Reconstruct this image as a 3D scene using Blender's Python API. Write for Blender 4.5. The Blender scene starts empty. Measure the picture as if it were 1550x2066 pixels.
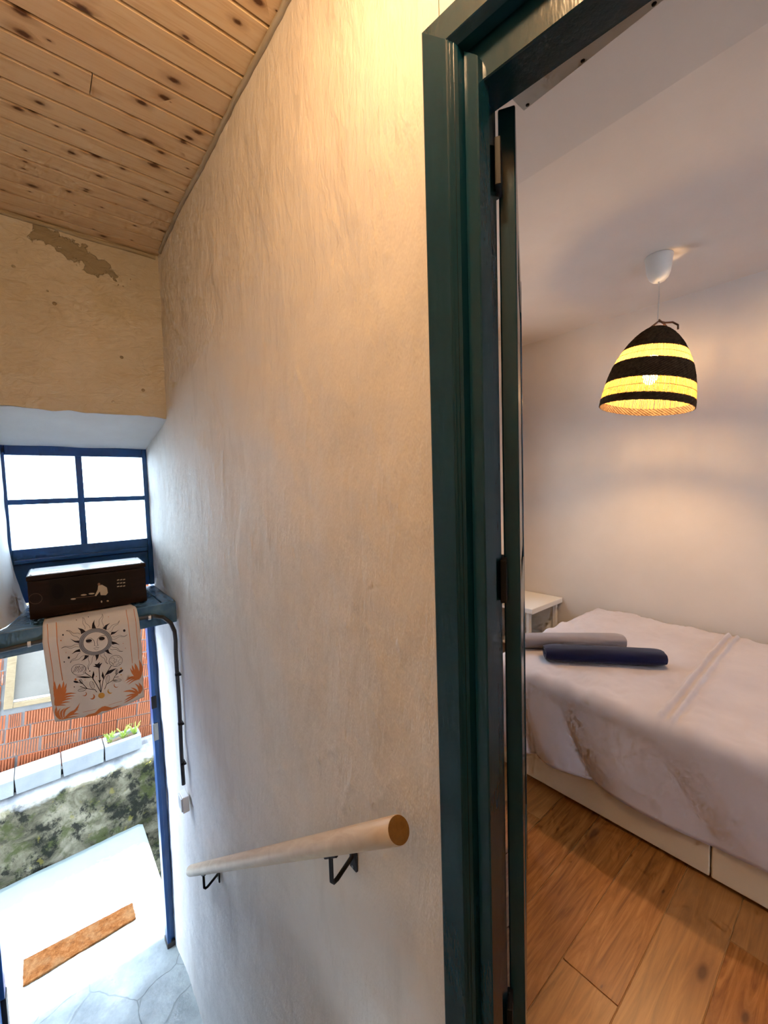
import bpy, bmesh, math, random
from mathutils import Vector, Matrix, noise
from mathutils.geometry import tessellate_polygon

# ------------------------------------------------------------------ camera
# world: X into the bedroom, Y down the stair hall towards the street door, Z up; landing floor at z = 0
S = bpy.context.scene
COL = S.collection
cam_d = bpy.data.cameras.new('camera')
cam_d.sensor_fit = 'HORIZONTAL'; cam_d.sensor_width = 36.0
cam_d.lens = 840.7 / 1550 * 36.0
cam_d.clip_start = 0.02
cam = bpy.data.objects.new('camera', cam_d); COL.objects.link(cam)
_yaw, _pit, _rol = .695844, -.059004, -.030779
_f = Vector((math.sin(_yaw)*math.cos(_pit), math.cos(_yaw)*math.cos(_pit), math.sin(_pit)))
_r = Vector((math.cos(_yaw), -math.sin(_yaw), 0)); _u = _r.cross(_f)
_c, _s = math.cos(_rol), math.sin(_rol)
_r, _u = _c*_r + _s*_u, -_s*_r + _c*_u
cam.matrix_world = Matrix(((_r.x, _u.x, -_f.x, 0), (_r.y, _u.y, -_f.y, 0), (_r.z, _u.z, -_f.z, 1.3), (0, 0, 0, 1)))
S.camera = cam

# ------------------------------------------------------------------ sky, sun, exposure
SKY_STRENGTH = 15.5
SUN_STRENGTH = 5.0
HALL_BULB = 345.0      # emission of the hall ceiling lamp globe
PENDANT_BULB = 780.0   # emission of the bedroom bulb
world = bpy.data.worlds.new('sky'); S.world = world; world.use_nodes = True
_bg = world.node_tree.nodes['Background']
_bg.inputs['Color'].default_value = (0.62, 0.78, 1.0, 1); _bg.inputs['Strength'].default_value = SKY_STRENGTH
sun_d = bpy.data.lights.new('sun', 'SUN'); sun_d.energy = SUN_STRENGTH; sun_d.angle = 0.009; sun_d.color = (1, .95, .86)
sun = bpy.data.objects.new('sun', sun_d); COL.objects.link(sun)
sun.rotation_euler = Vector((-.45, .01, 1)).to_track_quat('Z', 'Y').to_euler()
S.view_settings.view_transform = 'Standard'; S.view_settings.look = 'None'
S.view_settings.exposure = 0.12; S.view_settings.gamma = 1.0; S.view_settings.use_curve_mapping = False
S.cycles.use_denoising = True
S.cycles.max_bounces = 5; S.cycles.diffuse_bounces = 3; S.cycles.glossy_bounces = 2; S.cycles.transmission_bounces = 3; S.cycles.transparent_max_bounces = 6
S.cycles.use_adaptive_sampling = True; S.cycles.adaptive_threshold = 0.1; S.cycles.adaptive_min_samples = 10
S.cycles.sample_clamp_indirect = 6.0
rnd = random.Random(7)

# ------------------------------------------------------------------ helpers
class MB:
    """collects geometry for one mesh"""
    def __init__(s): s.v = []; s.f = []; s.sm = []
    def add(s, vs, fs, smooth=False):
        o = len(s.v); s.v += [tuple(p) for p in vs]; s.f += [tuple(i+o for i in q) for q in fs]; s.sm += [smooth]*len(fs); return s
    def box(s, x0, x1, y0, y1, z0, z1):
        return s.add([(x0,y0,z0),(x1,y0,z0),(x1,y1,z0),(x0,y1,z0),(x0,y0,z1),(x1,y0,z1),(x1,y1,z1),(x0,y1,z1)],
                     [(0,3,2,1),(4,5,6,7),(0,1,5,4),(1,2,6,5),(2,3,7,6),(3,0,4,7)])
    def bbox(s, x0, x1, y0, y1, z0, z1, b=.003, seg=2):
        bm = bmesh.new(); bmesh.ops.create_cube(bm, size=1)
        for v in bm.verts:
            v.co = Vector(((x0+x1)/2+v.co.x*(x1-x0), (y0+y1)/2+v.co.y*(y1-y0), (z0+z1)/2+v.co.z*(z1-z0)))
        bmesh.ops.bevel(bm, geom=list(bm.edges), offset=b, segments=seg, affect='EDGES', profile=.5)
        return s.bm(bm)
    def bm(s, bm, smooth=False):
        bm.verts.index_update()
        s.add([v.co[:] for v in bm.verts], [[v.index for v in f.verts] for f in bm.faces], smooth); bm.free(); return s
    def prism(s, poly, a0, a1, axis='z'):
        """poly in the two other axes (cyclic order: z->xy, y->xz, x->yz), extruded along axis"""
        def P(p, a):
            return {'z': (p[0], p[1], a), 'y': (p[0], a, p[1]), 'x': (a, p[0], p[1])}[axis]
        n = len(poly); vs = [P(p, a0) for p in poly] + [P(p, a1) for p in poly]
        tri = tessellate_polygon([[Vector((p[0], p[1], 0)) for p in poly]])
        fs = [(i, (i+1) % n, n+(i+1) % n, n+i) for i in range(n)]
        fs += [tuple(t) for t in tri] + [tuple(n+i for i in t[::-1]) for t in tri]
        return s.add(vs, fs)
    def tube(s, pts, r, n=12, cap=True, smooth=True):
        pts = [Vector(p) for p in pts]; rs = r if isinstance(r, (list, tuple)) else [r]*len(pts)
        vs = []; fs = []; up = Vector((.13, .27, .95))
        prev = None
        for i, p in enumerate(pts):
            d = (pts[min(i+1, len(pts)-1)] - pts[max(i-1, 0)]).normalized()
            if prev is None:
                a = d.cross(up); a = a.normalized() if a.length > 1e-4 else d.orthogonal().normalized()
            else:
                a = (prev - d*prev.dot(d)).normalized()
            prev = a; b = d.cross(a)
            for k in range(n):
                t = 2*math.pi*k/n; vs.append(p + (a*math.cos(t)+b*math.sin(t))*rs[i])
        for i in range(len(pts)-1):
            for k in range(n):
                fs.append((i*n+k, i*n+(k+1) % n, (i+1)*n+(k+1) % n, (i+1)*n+k))
        s.add(vs, fs, smooth)
        if cap:
            m = len(pts)-1
            s.add([vs[k] for k in range(n)], [tuple(range(n))[::-1]]); s.add([vs[m*n+k] for k in range(n)], [tuple(range(n))])
        return s
    def lathe(s, prof, n=32, c=(0, 0, 0), smooth=True, closed=False):
        vs = []; fs = []; m = len(prof)
        for r, z in prof:
            for k in range(n):
                t = 2*math.pi*k/n; vs.append((c[0]+r*math.cos(t), c[1]+r*math.sin(t), c[2]+z))
        for i in range(m if closed else m-1):
            j = (i+1) % m
            for k in range(n): fs.append((i*n+k, i*n+(k+1) % n, j*n+(k+1) % n, j*n+k))
        return s.add(vs, fs, smooth)
    def grid(s, nu, nv, fn, smooth=True, flip=False):
        vs = [fn(i/nu, j/nv) for j in range(nv+1) for i in range(nu+1)]; w = nu+1
        fs = [(j*w+i, j*w+i+1, (j+1)*w+i+1, (j+1)*w+i) for j in range(nv) for i in range(nu)]
        if flip: fs = [q[::-1] for q in fs]
        return s.add(vs, fs, smooth)
    def mesh(s, name):
        me = bpy.data.meshes.new(name); me.from_pydata(s.v, [], s.f); me.update()
        me.polygons.foreach_set('use_smooth', s.sm)
        return me
    def build(s, name, m, parent=None, fix=True):
        me = s.mesh(name)
        if fix:
            bm = bmesh.new(); bm.from_mesh(me); bmesh.ops.recalc_face_normals(bm, faces=bm.faces); bm.to_mesh(me); bm.free()
        return link(name, me, m, parent)
def link(name, me, m=None, parent=None):
    o = bpy.data.objects.new(name, me); COL.objects.link(o)
    if m is not None and not me.materials: me.materials.append(m)
    if parent is not None: o.parent = parent
    return o
def empty(name, loc=(0, 0, 0), rz=0):
    o = bpy.data.objects.new(name, None); COL.objects.link(o); o.location = loc; o.rotation_euler.z = rz
    o.empty_display_size = .05
    return o
def tag(o, label, cat, group=None):
    o['label'] = label; o['category'] = cat
    if group: o['group'] = group
    return o
def struct(o, label=None, cat=None):
    o['kind'] = 'structure'
    if label: o['label'] = label
    if cat: o['category'] = cat
    return o
def modi(o, bevel=None, solid=None, sub=None):
    if solid: m = o.modifiers.new('thick', 'SOLIDIFY'); m.thickness = solid; m.offset = 0
    if bevel: m = o.modifiers.new('bevel', 'BEVEL'); m.width = bevel; m.segments = 2; m.limit_method = 'ANGLE'
    if sub: m = o.modifiers.new('sub', 'SUBSURF'); m.levels = sub; m.render_levels = sub
    return o
def nz(x, y, z=0., sc=1.): return noise.noise(Vector((x*sc, y*sc, z*sc)))

# ------------------------------------------------------------------ node materials
class M:
    def __init__(s, name, base=(.8, .8, .8), rough=.6, metal=0., spec=.5, coat=0.):
        s.m = bpy.data.materials.new(name); s.m.use_nodes = True; s.nt = s.m.node_tree
        s.b = s.nt.nodes['Principled BSDF']
        s.b.inputs['Base Color'].default_value = (*base, 1); s.b.inputs['Roughness'].default_value = rough
        s.b.inputs['Metallic'].default_value = metal; s.b.inputs['Specular IOR Level'].default_value = spec
        s.b.inputs['Coat Weight'].default_value = coat
    def n(s, t, ins=None, **kw):
        nd = s.nt.nodes.new('ShaderNode'+t)
        for k, v in kw.items(): setattr(nd, k, v)
        for k, v in (ins or {}).items():
            if isinstance(v, bpy.types.NodeSocket): s.nt.links.new(v, nd.inputs[k])
            else: nd.inputs[k].default_value = v
        return nd
    def coord(s, kind='Object', scale=(1, 1, 1), rand=False):
        o = s.n('TexCoord').outputs[kind]
        mp = s.n('Mapping', {'Vector': o, 'Scale': scale})
        out = mp.outputs[0]
        if rand:
            oi = s.n('ObjectInfo').outputs['Random']
            k = s.n('Math', {0: oi, 1: 37.0}, operation='MULTIPLY').outputs[0]
            cb = s.n('CombineXYZ', {0: k, 1: k, 2: k}).outputs[0]
            out = s.n('VectorMath', {0: out, 1: cb}, operation='ADD').outputs[0]
        return out
    def noise(s, vec, scale=5., detail=4., rough=.55, dist=0.):
        return s.n('TexNoise', {'Vector': vec, 'Scale': scale, 'Detail': detail, 'Roughness': rough, 'Distortion': dist}).outputs['Fac']
    def voro(s, vec, scale=5., feature='F1', dim='3D'):
        return s.n('TexVoronoi', {'Vector': vec, 'Scale': scale}, feature=feature, voronoi_dimensions=dim).outputs['Distance']
    def ramp(s, fac, stops, interp='LINEAR'):
        nd = s.n('ValToRGB', {'Fac': fac}); cr = nd.color_ramp; cr.interpolation = interp
        while len(cr.elements) < len(stops): cr.elements.new(.5)
        for e, (p, c) in zip(cr.elements, stops):
            e.position = p; e.color = (c, c, c, 1) if isinstance(c, (int, float)) else (*c, 1)
        return nd.outputs['Color']
    def mix(s, fac, a, b, blend='MIX'):
        nd = s.n('Mix', data_type='RGBA', blend_type=blend)
        for k, v in ((0, fac), (6, a), (7, b)):
            if isinstance(v, bpy.types.NodeSocket): s.nt.links.new(v, nd.inputs[k])
            elif k == 0: nd.inputs[0].default_value = v
            else: nd.inputs[k].default_value = (*v, 1)
        return nd.outputs[2]
    def math(s, op, a, b=None, c=None):
        ins = {0: a}
        if b is not None: ins[1] = b
        if c is not None: ins[2] = c
        return s.n('Math', ins, operation=op).outputs[0]
    def sep(s, vec): return s.n('SeparateXYZ', {0: vec}).outputs
    def col(s, c): s.nt.links.new(c, s.b.inputs['Base Color']); return s
    def rough(s, c): s.nt.links.new(c, s.b.inputs['Roughness']); return s
    def bump(s, h, strength=.3, dist=.01):
        """heights of several calls are summed into one Bump node"""
        t = s.math('MULTIPLY', h, strength*dist)
        if not hasattr(s, 'bn'):
            s.bn = s.n('Bump', {'Strength': 1.0, 'Distance': 1.0}); s.nt.links.new(s.bn.outputs[0], s.b.inputs['Normal']); s.hs = t
        else: s.hs = s.math('ADD', s.hs, t)
        s.nt.links.new(s.hs, s.bn.inputs['Height']); return s
    def emit(s, c, k):
        s.b.inputs['Emission Color'].default_value = (*c, 1); s.b.inputs['Emission Strength'].default_value = k; return s
# ------------------------------------------------------------------ materials
def mk_plaster():
    a = M('hall_plaster', rough=.75, spec=.25); v = a.coord()
    big = a.noise(v, 2.2, 5, .6)
    st = a.noise(a.coord(scale=(3.2, 3.2, .9)), 2.6, 5, .62, .6)
    c = a.ramp(big, [(.3, (.75, .70, .63)), (.7, (.83, .785, .72))])
    grime = a.ramp(st, [(.50, 0.), (.74, .30)])
    g = grime
    c = a.mix(g, c, (.50, .45, .38))
    specks = a.ramp(a.voro(v, 11), [(.0, 1.), (.035, 0.)])
    c = a.mix(a.math('MULTIPLY', specks, .5), c, (.35, .30, .24))
    a.col(c)
    a.bump(a.noise(a.coord(scale=(1, 1, .4)), 48, 3, .65), 1.3, .003)
    return a.m
def mk_oldplaster():
    a = M('old_yellowed_plaster', rough=.8, spec=.2); v = a.coord(); x, y, z = a.sep(v)
    c = a.ramp(a.noise(v, 3, 5, .6), [(.3, (.54, .48, .37)), (.7, (.64, .58, .47))])
    stain = a.ramp(a.noise(v, 2.1, 3, .5), [(.55, 0.), (.7, .6)])
    c = a.mix(stain, c, (.52, .44, .27))
    # flaked patch below the ceiling: distance to a slanting segment, broken up by noise
    def seg(x0, z0, x1, z1):
        dx, dz = x1-x0, z1-z0; L2 = dx*dx+dz*dz
        t = a.math('MULTIPLY_ADD', a.math('SUBTRACT', x, x0), dx/L2, a.math('MULTIPLY', a.math('SUBTRACT', z, z0), dz/L2))
        t = a.n('Clamp', {0: t}).outputs[0]
        ex = a.math('SUBTRACT', a.math('SUBTRACT', x, x0), a.math('MULTIPLY', t, dx))
        ez = a.math('SUBTRACT', a.math('SUBTRACT', z, z0), a.math('MULTIPLY', t, dz))
        return a.math('SQRT', a.math('ADD', a.math('MULTIPLY', ex, ex), a.math('MULTIPLY', ez, ez)))
    d = a.math('MINIMUM', seg(.10, 2.48, .20, 2.44), seg(.20, 2.44, .31, 2.385))
    d2 = seg(.30, 2.40, .40, 2.36)
    nn = a.noise(v, 26, 6, .62)
    d = a.math('ADD', d, a.math('MULTIPLY_ADD', nn, .16, -.102))
    d2 = a.math('ADD', d2, a.math('MULTIPLY_ADD', a.noise(v, 34, 3, .5), .30, -.115))
    fl = a.ramp(a.math('MINIMUM', d, d2), [(.012, 1.), (.018, 0.)])
    pits = a.ramp(a.voro(v, 9.), [(.060, 1.), (.075, 0.)])
    pm = a.math('MULTIPLY', pits, a.ramp(a.noise(v, 2.6, 2), [(.46, 0.), (.5, 1.)]))
    fl = a.math('MAXIMUM', fl, pm)
    c = a.mix(fl, c, (.33, .28, .19)); a.col(c)
    a.bump(a.math('SUBTRACT', 1., fl), .6, .006)
    a.bump(a.noise(a.coord(scale=(1, 1, 2.2)), 11, 6, .62, .8), .45, .018); a.bump(a.noise(v, 70, 3), .2, .002)
    return a.m
def mk_white(name, c0, c1, bump=.25):
    a = M(name, rough=.7, spec=.25); v = a.coord()
    a.col(a.ramp(a.noise(v, 4, 5), [(.3, c0), (.7, c1)])); a.bump(a.noise(v, 16, 4, .65), bump, .008); return a.m
def mk_pine():
    a = M('pine_boards', rough=.48, spec=.35); v = a.coord(rand=True)
    v2 = a.n('Mapping', {'Vector': v, 'Scale': (2.0, 26, 26)}).outputs[0]
    g = a.noise(v2, 2.2, 6, .6, 1.2)
    c = a.ramp(g, [(.3, (.72, .48, .25)), (.5, (.82, .60, .35)), (.72, (.86, .67, .43))])
    tint = a.n('ObjectInfo').outputs['Random']
    c = a.mix(a.math('MULTIPLY', tint, .35), c, (.70, .47, .28))
    kv = a.n('Mapping', {'Vector': v, 'Scale': (6.0, 11.5, 11)}).outputs[0]
    kn = a.n('TexVoronoi', {'Vector': kv, 'Scale': 1.0}, voronoi_dimensions='2D')
    d = a.math('DIVIDE', kn.outputs['Distance'], a.math('MULTIPLY_ADD', a.sep(kn.outputs['Color'])[0], 1.25, .10))
    d = a.math('ADD', d, a.math('MULTIPLY_ADD', a.noise(v, 90, 2), .05, -.025))
    core = a.ramp(d, [(.05, .95), (.11, 0.)]); halo = a.ramp(d, [(.08, .5), (.26, 0.)])
    c = a.mix(halo, c, (.36, .16, .055)); c = a.mix(core, c, (.10, .035, .012))
    a.col(c); a.bump(g, .08, .002); return a.m
def mk_floorwood():
    a = M('varnished_floor_wood', rough=.34, spec=.5); v = a.coord(rand=True)
    v2 = a.n('Mapping', {'Vector': v, 'Scale': (1.6, 20, 20)}).outputs[0]
    g = a.noise(v2, 2.0, 6, .62, 2.0)
    c = a.ramp(g, [(.3, (.20, .062, .012)), (.5, (.37, .138, .028)), (.7, (.52, .235, .065))])
    c = a.mix(a.math('MULTIPLY', a.n('ObjectInfo').outputs['Random'], .5), c, (.50, .29, .12))
    kv = a.n('Mapping', {'Vector': v, 'Scale': (2.6, 7, 7)}).outputs[0]; kn = a.n('TexVoronoi', {'Vector': kv, 'Scale': 1.0}, voronoi_dimensions='2D')
    d = a.math('DIVIDE', kn.outputs['Distance'], a.math('MAXIMUM', a.math('MULTIPLY_ADD', a.sep(kn.outputs['Color'])[0], 1.8, -.75), .02))
    c = a.mix(a.ramp(d, [(.04, .9), (.10, 0.)]), c, (.07, .025, .01)); c = a.mix(a.ramp(d, [(.08, .4), (.3, 0.)]), c, (.22, .085, .03))
    a.col(c); a.bump(g, .06, .002); return a.m
def mk_paint(name, c0, c1, rough=.28, bump=.25):
    a = M(name, rough=rough, spec=.4, coat=.12); a.b.inputs['Coat Roughness'].default_value = .18; v = a.coord()
    a.col(a.ramp(a.noise(v, 6, 4), [(.35, c0), (.7, c1)]))
    a.bump(a.noise(a.coord(scale=(1, 1, .22)), 50, 3, .6), bump, .003); return a.m
def mk_stone():
    a = M('grey_stone_floor', rough=.42, spec=.45); v = a.coord()
    c = a.ramp(a.noise(v, 3.5, 6, .62), [(.3, (.15, .17, .17)), (.5, (.27, .30, .29)), (.72, (.42, .45, .43))])
    c = a.mix(a.ramp(a.noise(v, 9, 4), [(.55, 0.), (.7, .5)]), c, (.16, .17, .16))
    warp = a.n('VectorMath', {0: v, 1: a.n('VectorMath', {0: a.n('TexNoise', {'Vector': v, 'Scale': 3., 'Detail': 3.}).outputs['Color'], 1: (.2, .2, 0)}, operation='MULTIPLY').outputs[0]}, operation='ADD').outputs[0]
    cr = a.ramp(a.n('TexVoronoi', {'Vector': warp, 'Scale': 2.6}, feature='DISTANCE_TO_EDGE').outputs['Distance'], [(0., 1.), (.012, 0.)])
    c = a.mix(a.math('MULTIPLY', cr, .30), c, (.12, .125, .12)); a.col(c)
    a.bump(a.math('SUBTRACT', 1., cr), .4, .006); a.bump(a.noise(v, 8, 6, .6), .5, .02); a.rough(a.ramp(a.noise(v, 5, 4), [(.35, .25), (.65, .6)])); return a.m
def mk_moss():
    a = M('mossy_masonry', rough=.9, spec=.15); v = a.coord(); z = a.sep(v)[2]
    n1 = a.noise(v, 4.5, 7, .65, .5)
    c = a.ramp(n1, [(.30, (.018, .018, .011)), (.43, (.070, .063, .041)), (.54, (.15, .135, .09)), (.68, (.27, .24, .175))])
    gm = a.ramp(a.noise(v, 5.5, 6, .65), [(.50, 0.), (.60, 1.)]); c = a.mix(a.math('MULTIPLY', gm, .8), c, (.045, .055, .013))
    bk = a.ramp(a.noise(a.coord(scale=(1.0, 1, .8)), 7, 6, .7), [(.51, 0.), (.58, 1.)]); c = a.mix(a.math('MULTIPLY', bk, .9), c, (.010, .011, .009))
    ly = a.ramp(a.noise(v, 15, 3), [(.64, 0.), (.70, 1.)]); c = a.mix(a.math('MULTIPLY', ly, .5), c, (.20, .17, .03))
    top = a.ramp(a.math('ADD', z, a.math('MULTIPLY_ADD', a.noise(v, 6, 5), .14, -.07)), [(0., 0.), (1., 1.)])
    lime = a.n('MapRange', {0: a.math('ADD', z, a.math('MULTIPLY_ADD', a.noise(v, 7, 5), .16, -.08)), 1: -1.17, 2: -1.14}).outputs[0]
    c = a.mix(lime, c, a.ramp(a.noise(v, 9, 4), [(.35, (.17, .175, .18)), (.65, (.34, .34, .335))]))
    a.col(c); a.bump(n1, .8, .03); a.bump(a.noise(v, 25, 5), .5, .01); return a.m
def mk_brick():
    a = M('hollow_clay_brick', rough=.85, spec=.2); v = a.coord(rand=True)
    c = a.ramp(a.noise(v, 6, 4), [(.3, (.25, .063, .025)), (.7, (.36, .105, .042))])
    r = a.n('ObjectInfo').outputs['Random']; c = a.mix(a.math('MULTIPLY', r, .5), c, (.34, .14, .07))
    c = a.mix(a.ramp(a.noise(v, 14, 4), [(.62, 0.), (.72, .5)]), c, (.42, .34, .28)); a.col(c)
    a.bump(a.noise(v, 60, 3), .3, .002); return a.m
def mk_woodplain(name, c0, c1, scale=(2, 20, 20), rough=.5, kind='Object'):
    a = M(name, rough=rough); v = a.coord(kind, scale)
    g = a.noise(v, 2.5, 6, .6, 1.); a.col(a.ramp(g, [(.3, c0), (.7, c1)])); a.bump(g, .1, .002); return a.m
def mk_fabric(name, c0, c1, scale=900, bump=.3, sheen=.2, big=5):
    a = M(name, rough=.92, spec=.15); v = a.coord(); a.b.inputs['Sheen Weight'].default_value = sheen
    a.col(a.ramp(a.noise(v, big, 4), [(.3, c0), (.7, c1)])); a.bump(a.noise(v, scale, 2), bump, .0008); return a.m
def mk_glass():
    m = bpy.data.materials.new('window_glass'); m.use_nodes = True; nt = m.node_tree; nt.nodes.clear()
    o = nt.nodes.new('ShaderNodeOutputMaterial'); mx = nt.nodes.new('ShaderNodeMixShader'); t = nt.nodes.new('ShaderNodeBsdfTransparent'); g = nt.nodes.new('ShaderNodeBsdfGlossy')
    fr = nt.nodes.new('ShaderNodeFresnel'); fr.inputs[0].default_value = 1.3
    g.inputs['Roughness'].default_value = .03; t.inputs[0].default_value = (.95, .98, .97, 1)
    nt.links.new(fr.outputs[0], mx.inputs[0]); nt.links.new(t.outputs[0], mx.inputs[1]); nt.links.new(g.outputs[0], mx.inputs[2]); nt.links.new(mx.outputs[0], o.inputs[0]); return m
def mk_translucent(name, c, c2, fac=.55):
    a = M(name, rough=.7, spec=.2); v = a.coord(scale=(1, 1, 1)); cc = a.ramp(a.noise(v, 60, 3), [(.3, c), (.7, c2)]); a.col(cc)
    t = a.n('BsdfTranslucent', {'Color': cc}); mx = a.n('MixShader', {0: fac, 1: a.b.outputs[0], 2: t.outputs[0]})
    out = a.nt.nodes['Material Output']; a.nt.links.new(mx.outputs[0], out.inputs[0]); return a.m
PLASTER = mk_plaster(); OLDPLASTER = mk_oldplaster()
WHITEWASH = mk_white('whitewash', (.78, .78, .77), (.86, .86, .85))
ROOMWALL = mk_white('bedroom_wall_paint', (.66, .60, .55), (.70, .64, .59), .10)
PINE = mk_pine(); FLOORWOOD = mk_floorwood()
TEAL = mk_paint('teal_gloss_paint', (.003, .033, .058), (.005, .044, .076), .22, .35)
BLUE = mk_paint('blue_gloss_paint', (.007, .060, .20), (.012, .085, .27), .3, .3)
SHELFBLUE = mk_paint('worn_blue_shelf_paint', (.02, .10, .21), (.14, .26, .37), .22, .4)
STONE = mk_stone(); MOSS = mk_moss(); BRICK = mk_brick()
MORTAR = mk_white('grey_mortar', (.16, .155, .15), (.25, .245, .23), .6)
CONCRETE = mk_white('pale_concrete', (.21, .225, .235), (.30, .31, .315), .4)
def mk_slab():
    a = M('white_slab', rough=.7, spec=.3); v = a.coord(); y = a.sep(v)[1]
    c = a.ramp(a.noise(v, 4, 5), [(.3, (.60, .64, .61)), (.7, (.72, .75, .72))])
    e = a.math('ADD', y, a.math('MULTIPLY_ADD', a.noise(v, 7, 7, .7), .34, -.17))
    back_shade = a.n('MapRange', {0: e, 1: 4.02, 2: 4.12}).outputs[0]
    c = a.mix(a.math('MULTIPLY', back_shade, .85), c, (.085, .115, .108)); a.col(c)      # shade along the foot of the garden wall, painted into the slab colour
    a.bump(a.noise(v, 9, 4), .5, .01); return a.m
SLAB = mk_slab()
RENDER = mk_white('facade_render', (.70, .69, .66), (.80, .79, .76), .3)
RAILWOOD = mk_woodplain('pale_rail_wood', (.60, .44, .28), (.76, .62, .44), (24, 3, 3), .45)
RAILEND = mk_woodplain('sawn_rail_end', (.15, .072, .012), (.21, .11, .022), (30, 30, 30), .6)
OLDWOOD = mk_woodplain('raw_frame_wood', (.22, .15, .075), (.30, .22, .12), (4, 4, 12), .7)
BLACKMETAL = M('black_metal', (.008, .007, .008), .5, spec=.25).m
STEEL = M('worn_steel', (.33, .32, .30), .35, 1.).m
CONDUIT = M('dark_grey_conduit', (.045, .05, .055), .45).m
PLASTIC = M('white_plastic', (.80, .79, .76), .35).m
BOXWOOD = mk_woodplain('dark_box_wood', (.010, .004, .002), (.022, .009, .005), (3, 20, 20), .55)
BOXWOOD.node_tree.nodes['Principled BSDF'].inputs['Specular IOR Level'].default_value = .2
BOXLID = M('varnished_lid', (.80, .80, .76), .25, coat=.3).m
CLOTH = mk_fabric('printed_cotton', (.72, .64, .56), (.80, .73, .65), 700, .3, .1)
INK = {'black': M('black_print', (.018, .014, .022), .9).m, 'orange': M('orange_print', (.66, .20, .055), .9).m, 'grey': M('grey_print', (.30, .30, .31), .9).m,
       'cream': M('cream_print', (.78, .71, .63), .9).m, 'gold': M('gold_print', (.68, .33, .06), .9).m}
PAINTS = {'wood_light': M('painted_stone_brown', (.013, .008, .005), .6, spec=.15).m, 'cream': M('painted_cream', (.50, .40, .26), .5).m, 'skin': M('painted_ochre', (.26, .13, .06), .5).m,
          'dark': M('painted_dark', (.006, .003, .002), .6, spec=.15).m, 'ring': M('scratched_ring', (.13, .08, .05), .5).m}
COIR = None
def mk_coir():
    a = M('coir', rough=.95, spec=.05); v = a.coord(); c = a.ramp(a.noise(v, 40, 5, .7), [(.3, (.075, .025, .007)), (.5, (.14, .052, .015)), (.7, (.21, .095, .035))])
    a.col(a.mix(a.ramp(a.noise(v, 9, 3), [(.45, 0.), (.7, .5)]), c, (.19, .125, .06))); a.bump(a.noise(v, 160, 4), .9, .006); return a.m
COIR = mk_coir()
SHEET = mk_fabric('pale_bed_sheet', (.56, .53, .585), (.62, .59, .645), 1200, .15, .15)
NAVY = mk_fabric('navy_terry', (.006, .008, .035), (.010, .013, .055), 420, .8, .25)
GREYTERRY = mk_fabric('grey_terry', (.24, .22, .25), (.34, .31, .34), 420, .8, .25)
BEDWHITE = M('white_lacquered_bed_front', (.72, .63, .48), .38).m
NIGHT = M('white_table_lacquer', (.80, .79, .76), .4).m
WEAVE = None
def mk_weave():
    a = M('dark_woven_fibre', rough=.85, spec=.15); v = a.coord(); c = a.ramp(a.noise(v, 70, 4), [(.3, (.030, .017, .009)), (.7, (.085, .052, .028))]); a.col(c); return a.m
WEAVE = mk_weave()
REED = mk_translucent('straw_reed', (.30, .145, .034), (.40, .21, .055), .42)
LEAF = mk_translucent('leaf_green', (.20, .34, .05), (.42, .52, .12), .4)
YELLOWLEAF = mk_translucent('yellow_leaf', (.62, .55, .06), (.70, .62, .12), .4)
SOIL = mk_white('soil', (.08, .06, .04), (.16, .12, .08), .8)
GLASS = mk_glass()
BULBGLOW = M('lit_bulb', (1, .8, .5)).emit((1, .62, .29), PENDANT_BULB).m
GLOBEGLOW = M('lit_globe', (1, .8, .5)).emit((1, .63, .32), HALL_BULB).m
BEIGEPANEL = mk_white('beige_panel', (.20, .18, .15), (.24, .22, .185), .1)
CORD = M('white_flex', (.62, .58, .54), .5).m
TIE = M('brown_raffia', (.16, .075, .04), .8).m

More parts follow.
